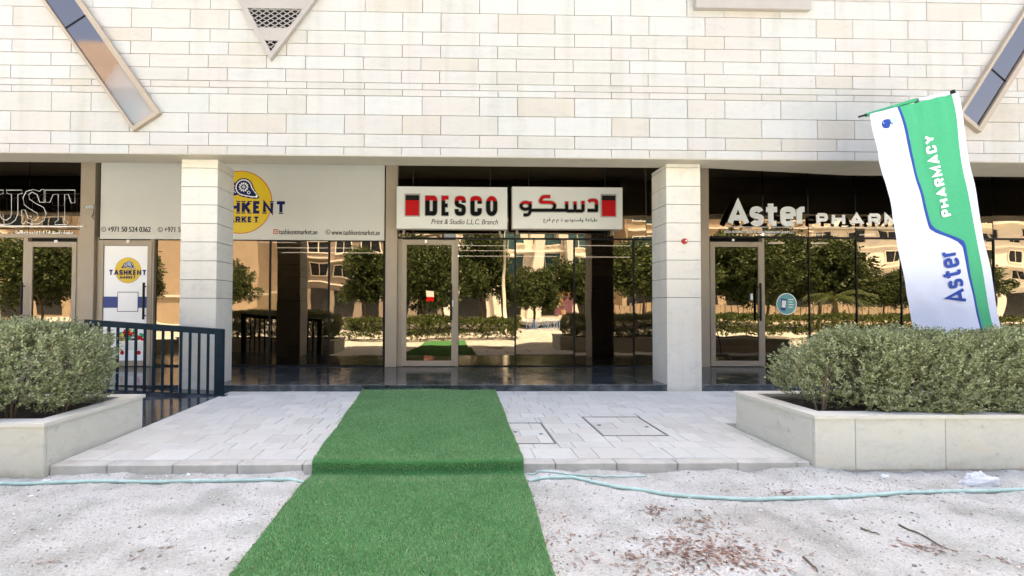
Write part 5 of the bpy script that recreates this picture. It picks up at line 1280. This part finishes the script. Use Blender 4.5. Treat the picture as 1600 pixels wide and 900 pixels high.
# ------------------------------------------------------------------ flag
YF = 6.25
fl = empty('flag_banner', (at(1560, 600, YF).x, YF, zpav(YF)), 'tall leaning green and white pharmacy flag on a pole behind the right hedge', 'flag')
TL, TR, BR, BL = (1353, 181), (1489, 148), (1559, 531), (1429, 531)
def lerp2(a_, b_, t): return (a_[0] + (b_[0] - a_[0]) * t, a_[1] + (b_[1] - a_[1]) * t)
def fpt(u, v):        # v: 0 top .. 1 bottom (px on the flag plane), cloth folds in depth
    l = lerp2(TL, BL, v); l = (l[0] - 7 * math.sin(math.pi * v) * .7, l[1]); r_ = lerp2(TR, BR, v); q = lerp2(l, r_, u)
    fold =   .013 * math.sin(u * 34 + v * 2) * math.exp(-v * 6) + .032 * noise.noise((u * 1.5 - v * 4, u * 3 + v * 3, 3)) * math.sin(math.pi * min(1, v * 1.1)) + .028 * math.sin(u * 5 + v * 4.2) * (1 - u) + .014 * noise.noise((u * 5, v * 9, 2)) * (1.2 - u) + .020 * noise.noise((u * 2 + v * 3, v * 3 - u * 2, 8)) + .010 * abs(noise.noise((u * 3 + v * 7, v * 2, 5))) * (1 - u)
    p = at(q[0], q[1], YF); return Vector((p.x, YF - .06 - fold * 1.25, p.z))
def u_of(px, py):     # u of a pixel
    v = 0
    best = None
    for _ in range(6):
        l = lerp2(TL, BL, v); r_ = lerp2(TR, BR, v); l = (l[0] - 7 * math.sin(math.pi * v) * .7, l[1])
        u = (px - l[0]) / (r_[0] - l[0]); yrow = l[1] + (r_[1] - l[1]) * u; tot = lerp2(TL, TR, u)[1]; bot = lerp2(BL, BR, u)[1]; v = (py - tot) / (bot - tot)
    return u, v
bl = [u_of(*q) for q in ((1397,172),(1421,262),(1446,350),(1450,358),(1462,365),(1482,372),(1493,378),(1498,386),(1511,450),(1525,521))]
tk = [4, 4, 4.5, 8, 11, 11, 9, 5, 3.6, 3.2]
vb = [b_[1] for b_ in bl]; ub = [b_[0] for b_ in bl]
gr = [u_of(*q) for q in ((1480,152),(1510,330),(1545,521))]
NV = 110; cols = []
rows = np.linspace(0, 1, NV + 1)
def cuts_at(v):
    u1 = float(np.interp(v, vb, ub)); w_ = float(np.interp(v, vb, tk)) / 135; 
    slope_w = w_
    g = float(np.interp(v, [q[1] for q in gr], [q[0] for q in gr]))
    return u1 - slope_w * .5, u1 + slope_w * .5, g
nW, nB, nG, nS = 16, 2, 22, 4
fv, ff, fm_ = [], [], []
for v in rows:
    a1_, a2_, g = cuts_at(v)
    us = list(np.linspace(0, a1_, nW + 1)) + list(np.linspace(a1_, a2_, nB + 1))[1:] + list(np.linspace(a2_, g, nG + 1))[1:] + list(np.linspace(g, 1, nS + 1))[1:]
    fv += [tuple(fpt(u, v)) for u in us]
NC = nW + nB + nG + nS + 1
for j in range(NV):
    for i in range(NC - 1):
        ff.append((j * NC + i, j * NC + i + 1, (j + 1) * NC + i + 1, (j + 1) * NC + i)); fm_.append(0 if i < nW else 1 if i < nW + nB else 2 if i < nW + nB + nG else 0)
b_ = MB(); b_.v = fv; b_.f = ff; b_.m = fm_; cl = b_.build('cloth', [M['flag_white'], M['flag_blue'], M['flag_green']], fl, smooth=True)
# top sleeve: green left part, white right part, black end caps
def fq(px, py, d=.0): return at(px, py, YF - .03 - d)
MB().tube([fq(1353, 180), fq(1430.5, 156.5)], .026, 10).build('green_sleeve', M['flag_green'], fl, smooth=True)
MB().tube([fq(1433, 157.5), fq(1481, 146.5)], .030, 10).build('white_sleeve', M['flag_white'], fl, smooth=True)
MB().tube([fq(1431, 154), fq(1432.5, 163)], .016, 8).build('clip', M['black_print'], fl)
b_ = MB(); b_.tube([fq(1342, 182.5), fq(1353, 179.5)], .014, 8); b_.build('arm_tip', M['black_print'], fl)
b_ = MB(); b_.tube([fq(1478, 147.5), fq(1490, 143.5)], .018, 8); b_.tube([fq(1488, 141), fq(1491, 149)], .024, 8); b_.build('corner_joint', M['black_print'], fl)
tp, bt = at(1489, 150, YF), at(1573, 612, YF); bt.z = max(bt.z, zpav(YF) + .02); tp.y += 0; 
dirp = (at(1553, 521, YF) - tp); kk = (zpav(YF) + .03 - tp.z) / dirp.z; foot = tp + dirp * kk
MB().tube([tp, foot], .014, 10).build('pole', M['dark_metal'], fl, smooth=True)
b_ = MB(); b_.disc(0, 0, 0, .2, .2, 32, 0, .02); b_.v = [(foot.x + x_, foot.y + z_, zpav(YF) + .03 - y_) for x_, y_, z_ in b_.v]; b_.build('base_plate', M['dark_metal'], fl)
# lettering on the cloth, following its surface
def cloth_letters(text, p_from, p_to, hpx, wt, gap, mat, side):
    a_, c_ = Vector(p_from), Vector(p_to); L_ = (c_ - a_).length; ux_ = (c_ - a_) / L_; uy_ = Vector((ux_.y, -ux_.x)) * side
    for mb in letters(text, (0, 0, 0), (1, 0, 0), (0, 0, 1), hpx, wt, gap, .001, fit=L_):
        out = []
        for (x_, y_, z_) in mb.v:
            q = a_ + ux_ * x_ + uy_ * z_; u, v = u_of(q.x, q.y); p = fpt(u, v); out.append((p.x, p.y - .012 + y_, p.z))
        mb.v = out; mb.build('letter', mat, fl)
cloth_letters('PHARMACY', (1481.5, 337.5), (1451.5, 212), 17, 3.8, 3.0, M['vinyl_white'], 1)
cloth_letters('Aster', (1502, 471), (1486, 389), 31, 4.9, 1.8, M['flag_blue'], 1)
e_ = MB()
for (du, dv, r_, m_) in ((0, 0, 7, 0), (-1.5, -2.5, 3.2, 1), (3, 2.8, 3, 1), (8, -4, 4.2, 2)):
    P = []
    for k_ in range(24):
        t = 2 * math.pi * k_ / 24; u, v = u_of(1376.5 + du + r_ * math.cos(t), 197 + dv + r_ * math.sin(t)); p = fpt(u, v); P.append((p.x, p.y - .003 - .0008 * m_, p.z))
    b = len(e_.v); e_.v += P; e_.f.append(tuple(range(b, b + 24))); e_.m.append(m_)
e_.build('emblem', [M['flag_blue'], M['flag_white'], M['hose']], fl)

# ------------------------------------------------------------------ across the street (seen in the glass)
YO = -34
def mirrored(px, py, Dv):      # point whose mirror image in the glazing sits at this pixel, Dv = distance of the image
    p = at(px, py, Dv); return Vector((p.x, 2 * YG - Dv, p.z))
tag(MB().box(-120, 120, -19, -12, -.025, .012).build('road', M['asphalt']), kind='structure')
rl_b = MB()
for k_ in range(-20, 20): rl_b.box(k_ * 5, k_ * 5 + 2.2, -15.6, -15.45, .0125, .017)
tag(rl_b.build('road_marking', M['paint']), kind='structure')
for y_ in (-12, -19.15): tag(MB().box(-120, 120, y_, y_ + .15, -.03, .13, c=.01).build('road_kerb', M['kerb']), kind='structure')
tag(MB().box(-120, 120, -24, -19.16, -.03, .11).build('far_pavement', M['tile_far']), kind='structure')
hedge(-5.6, 3.9, -3.4, -1.3, 0, .84, 3800, 'ground_hedge', 'low green shrub bed behind the viewer, mirrored in the middle glass', 'hedge', -1, 6, mat='bush_leaf', sl=.14, ll=.09, lw_=.028, nl=8, seed=4)
hedge(10.5, 30, -4.4, -2.4, 0, .95, 3800, 'ground_hedge', 'long low shrub bed behind the viewer, mirrored in the pharmacy glass', 'hedge', -1, 6, mat='bush_leaf', sl=.16, ll=.11, lw_=.034, nl=8, seed=14)
def crown_mesh(rx, rz, n, seed, leafm='tree_leaf'):
    r0 = np.random.default_rng(seed); nc = 34
    C0 = r0.normal(size=(nc, 3)); C0 /= np.linalg.norm(C0, axis=1, keepdims=True); C0 *= (r0.random(nc) ** .4)[:, None] * .78
    ci = r0.integers(0, nc, n); q = r0.normal(size=(n, 3)); q /= np.linalg.norm(q, axis=1, keepdims=True)
    cr = r0.uniform(.2, .36, nc)
    P = C0[ci] + q * (cr[ci] * r0.random(n) ** .35)[:, None]; P *= np.array([rx, rx, rz])
    D = q + np.array([0, 0, .3]) + r0.normal(size=(n, 3)) * .5
    V, F = sprigs(P, D, 6, .26, .19, .05)
    me = bpy.data.meshes.new('crown'); me.from_pydata(V.tolist(), [], F.tolist()); me.materials.append(M[leafm]); me.update(); return me
crowns = [crown_mesh(2.5, 2.0, 4200, 5), crown_mesh(2.7, 2.1, 4400, 6)]
tl_ = [(-33, 1.1), (-26.5, 1.1), (-20.5, 1.05), (-14.2, .8), (-5.6, 1.05), (-1.9, 1.1), (1.7, 1.12), (5.2, .68), (8.6, .9), (12.2, 1.05), (16.5, 1.1), (20.3, 1.12), (24.2, 1.08), (28.0, .8), (33.5, 1.0)]
wheres = ['at the far left end of the street row','second from the left end of the street row','third from the left end of the street row','small one left of the plain beige hall','mirrored beside the market post','mirrored in the middle door','mirrored right of the middle door','smallest of the row, left of the tall pale fins','mirrored beside the right pillar','just right of the right pillar','mirrored in the pharmacy door','mirrored beside the round sticker','mirrored in the third pharmacy pane','small one mirrored left of the flag','mirrored right of the flag']
for k_, (x_, _) in enumerate(tl_):
    y_ = -9.5 - random.uniform(0, 1.6); s_ = _ * random.uniform(.97, 1.05)
    hc = random.uniform(3.1, 3.9); t = empty('street_tree', (x_, y_, 0), 'leafy green tree across the forecourt, ' + wheres[k_], 'tree', 'row of trees across the forecourt')
    c = link_mesh('crown', crowns[k_ % 2], t, (0, 0, hc * s_)); c.scale = (s_ * random.uniform(.78, 1.28), s_ * random.uniform(.8, 1.2), s_ * random.uniform(.8, 1.25)); c.rotation_euler = (random.uniform(-.2, .2), random.uniform(-.2, .2), random.uniform(0, 6)); c['kind'] = 'stuff'
    tb = MB(); tb.tube([(x_, y_, -.05), (x_ + .08, y_, 1.0), (x_ - .05, y_ + .1, 2.3), (x_, y_, 3.6)], .11, 8, r2=.04)
    for q in range(5): a_ = q * 1.3; tb.tube([(x_ - .03, y_, 1.6 + q * .25), (x_ + math.cos(a_) * .9, y_ + math.sin(a_) * .9, 2.9 + q * .2)], .04, 6, r2=.012)
    tb.build('trunk', M['bark'], t)
g2 = empty('round_topped_tower', (-36, YO + 2, 0), 'white tower with a rounded roof across the street, mirrored in the left slanted window', 'building')
MB().box(-42, -30, YO - 10, YO + 2, -.03, 23).build('wall', M['building_grey'], g2)
rp = [(-36 + 6.6 * math.cos(math.pi * k_ / 20), 23.01 + 4.6 * math.sin(math.pi * k_ / 20)) for k_ in range(21)]
MB().prism(rp, YO - 10, YO + 2.6).build('roof', M['building_grey'], g2)
for k_ in range(6):
    for c_ in range(3): MB().box(-41 + c_ * 3.6, -38.6 + c_ * 3.6, YO + 2.005, YO + 2.06, 3 + k_ * 3.3, 5.2 + k_ * 3.3).build('window', M['window_teal'], g2)
p = mirrored(787, 520, 23); lp_ = empty('lamp_post', (p.x, p.y, 0), 'slim pale lamp post behind the viewer, mirrored in the middle glass', 'lamp post')
MB().tube([(p.x, p.y, 0), (p.x - .05, p.y, 6)], .085, 10, r2=.06).build('pole', M['building_white'], lp_, smooth=True); MB().box(p.x - .4, p.x + .4, p.y - .1, p.y + .1, 6, 6.08, c=.01).build('lamp_head', M['dark_metal'], lp_)
p = mirrored(669, 470, 26); sp2 = empty('street_sign', (p.x, p.y, 0), 'red and white notice board on a dark post, mirrored in the middle door', 'sign')
MB().tube([(p.x, p.y, 0), (p.x, p.y, 2.5)], .04, 8).build('post', M['dark_metal'], sp2); b_ = MB(); b_.box(p.x - .22, p.x + .22, p.y + .045, p.y + .07, 1.75, 2.05, 0); b_.box(p.x - .22, p.x + .22, p.y + .045, p.y + .07, 2.051, 2.4, 1); b_.build('board', [M['red_print'], M['vinyl_white']], sp2)
# palm
def palm(x_, y_, h_, lab):
    t = empty('palm_tree', (x_, y_, 0), lab, 'palm'); MB().tube([(x_, y_, 0), (x_ + .1, y_, h_ * .5), (x_, y_, h_)], .2, 10, r2=.15).build('trunk', M['bark'], t, smooth=True)
    for q in range(18):
        a_ = q * 2.4; el_ = .9 - .09 * q; b_ = MB(); P = []
        for k2 in range(7): s_ = k2 / 6; P.append(Vector((x_ + math.cos(a_) * 1.9 * s_ * math.cos(el_ * .5), y_ + math.sin(a_) * 1.9 * s_ * math.cos(el_ * .5), h_ + 1.5 * s_ * math.sin(max(el_, 0)) + .5 * s_ - 1.3 * s_ * s_)))
        b_.tube(P, .018, 4, r2=.005)
        sd_ = Vector((-math.sin(a_), math.cos(a_), 0))
        for k2 in range(1, 7):
            for f_ in (.0, .33, .66):
                for sg_ in (1, -1):
                    p0 = P[k2 - 1].lerp(P[k2], f_); ln = .42 * (1.1 - k2 / 8); e = p0 + sd_ * sg_ * ln + (P[k2] - P[k2 - 1]).normalized() * .2 - Vector((0, 0, .18)); w_ = (P[k2] - P[k2 - 1]).normalized() * .02
                    b_.add([p0 - w_, p0 + w_, e], [(0, 1, 2)])
        b_.build('frond', M['bush_leaf'], t)
p = mirrored(1305, 500, 27); palm(p.x, p.y, 2.1, 'short palm behind the viewer, mirrored in the pharmacy glass')

def block_building(x0_, x1_, y_, H_, depth, floors, colsn, lab, wall, glassm, win=(.6, .55), base_open=True, extra=None):
    b = empty('apartment_building', ((x0_ + x1_) / 2, y_, 0), lab, 'building'); fh = (H_ - 4.5) / floors
    MB().box(x0_, x1_, y_ - depth, y_, -.03, H_).build('wall', wall, b); MB().box(x0_ - .3, x1_ + .3, y_ - depth - .3, y_ + .35, H_ + .001, H_ + .6).build('roof_edge', M['building_white'], b)
    cw_ = (x1_ - x0_) / colsn; ww, wh = cw_ * win[0], fh * win[1]; mes = {}
    fr_me = MB(); pn_me = MB(); f_ = .12
    for a_ in ((-ww / 2, -ww / 2 + f_, 0, wh), (ww / 2 - f_, ww / 2, 0, wh), (-ww / 2 + f_, ww / 2 - f_, 0, f_), (-ww / 2 + f_, ww / 2 - f_, wh - f_, wh), (-.04, .04, f_, wh - f_)): fr_me.box(a_[0], a_[1], .001, .14, a_[2], a_[3])
    pn_me.add([(-ww / 2 + f_, .03, f_), (-.04, .03, f_), (-.04, .03, wh - f_), (-ww / 2 + f_, .03, wh - f_), (.04, .03, f_), (ww / 2 - f_, .03, f_), (ww / 2 - f_, .03, wh - f_), (.04, .03, wh - f_)], [(0,1,2,3),(4,5,6,7)])
    m1 = bpy.data.meshes.new('window'); m1.from_pydata(fr_me.v, [], fr_me.f); m1.materials.append(M['building_white']); m2 = bpy.data.meshes.new('pane'); m2.from_pydata(pn_me.v, [], pn_me.f); m2.materials.append(glassm)
    for fl_ in range(floors):
        for c_ in range(colsn):
            o_ = link_mesh('window', m1, b, (x0_ + cw_ * (c_ + .5) - (x0_ + x1_) / 2, 0, 4.5 + fh * fl_ + fh * .2)); link_mesh('pane', m2, o_)
        MB().box(x0_ + .2, x1_ - .2, y_ + .001, y_ + .9 if fl_ % 2 else y_ + .25, 4.3 + fh * fl_, 4.45 + fh * fl_).build('floor_slab', M['building_white'], b)
    for c_ in range(colsn): MB().box(x0_ + cw_ * (c_ + .15), x0_ + cw_ * (c_ + .85), y_ + .001, y_ + .05, .3, 3.6).build('shop_glass', M['window_dark'], b)
    return b

block_building(-75, -36, YO - 6, 20, 14, 5, 9, 'beige apartment block across the street at the far left', M['building_beige'], M['window_dark'])
g_ = empty('beige_hall', (-27, YO + 6, 0), 'plain beige windowless building across the street', 'building'); MB().box(-33, -19.5, YO - 6, YO + 6, -.03, 12).build('wall', M['building_beige'], g_); MB().box(-33.2, -19.3, YO - 6, YO + 6.2, 2.6, 2.85).build('string_course', M['building_white'], g_); MB().box(-33.3, -19.2, YO - 6.2, YO + 6.3, 12.001, 12.4).build('parapet', M['building_white'], g_)
block_building(-18.5, -1.5, YO - 4, 22, 14, 6, 5, 'grey apartment block with balconies across the street', M['building_grey'], M['window_dark'], (.7, .6))
b4 = block_building(0, 17, YO, 24, 16, 6, 4, 'white modern block with slanted fins and teal glass across the street', M['building_white'], M['window_teal'], (.8, .75))
for (xa, xb, w_) in ((-.5, 1.8, 1.0), (4.6, 3.2, .9), (8.3, 10.6, 1.3), (13.2, 11.4, 1.0), (16.5, 18, 1.2)):
    f_ = MB(); f_.add([(xa, YO + .2, 0), (xa + w_, YO + .2, 0), (xb + w_, YO + .2, 24), (xb, YO + .2, 24), (xa, YO + 1.6, 0), (xa + w_, YO + 1.6, 0), (xb + w_, YO + 1.6, 24), (xb, YO + 1.6, 24)], [(0,1,2,3),(4,7,6,5),(0,4,5,1),(1,5,6,2),(2,6,7,3),(3,7,4,0)]); f_.build('fin', M['building_white'], b4)
mu = MB(); mu.box(11.2, 13.6, YO + 1.7, YO + 1.8, .4, 2.4, 0); mu.box(11.2, 13.6, YO + 1.7, YO + 1.8, 2.401, 3.6, 1)
for k_ in range(14): mu.disc(11.5 + random.random() * 1.8, .7 + random.random() * 1.5, YO + 1.81 + k_ * .001, .22, .3, 9, random.choice((1, 2, 3)), .001)
mu.build('mural', [M['mural_b'], M['mural_a'], M['building_beige'], M['mural_b']], b4)
block_building(21, 44, YO - 2, 21, 14, 5, 6, 'beige apartment block with arched teal windows opposite the pharmacy', M['building_beige'], M['window_teal'], (.62, .6))
block_building(48, 85, YO - 8, 18, 14, 5, 8, 'pale apartment block far behind at the right', M['building_white'], M['window_dark'])
fe = empty('garden_fence', (25, -21, 0), 'tan slatted fence across the road opposite the pharmacy', 'fence')
for k_ in range(60): MB().box(14 + k_ * .5, 14.42 + k_ * .5, -21, -20.94, .1, 1.7).build('slat', M['building_beige'], fe)
for k_ in range(16): MB().box(13.93 + k_ * 2, 14.0 + k_ * 2, -21.05, -20.9, .1, 1.9).build('post', M['building_grey'], fe)
print('bricks', nb, 'tiles', len(tv))
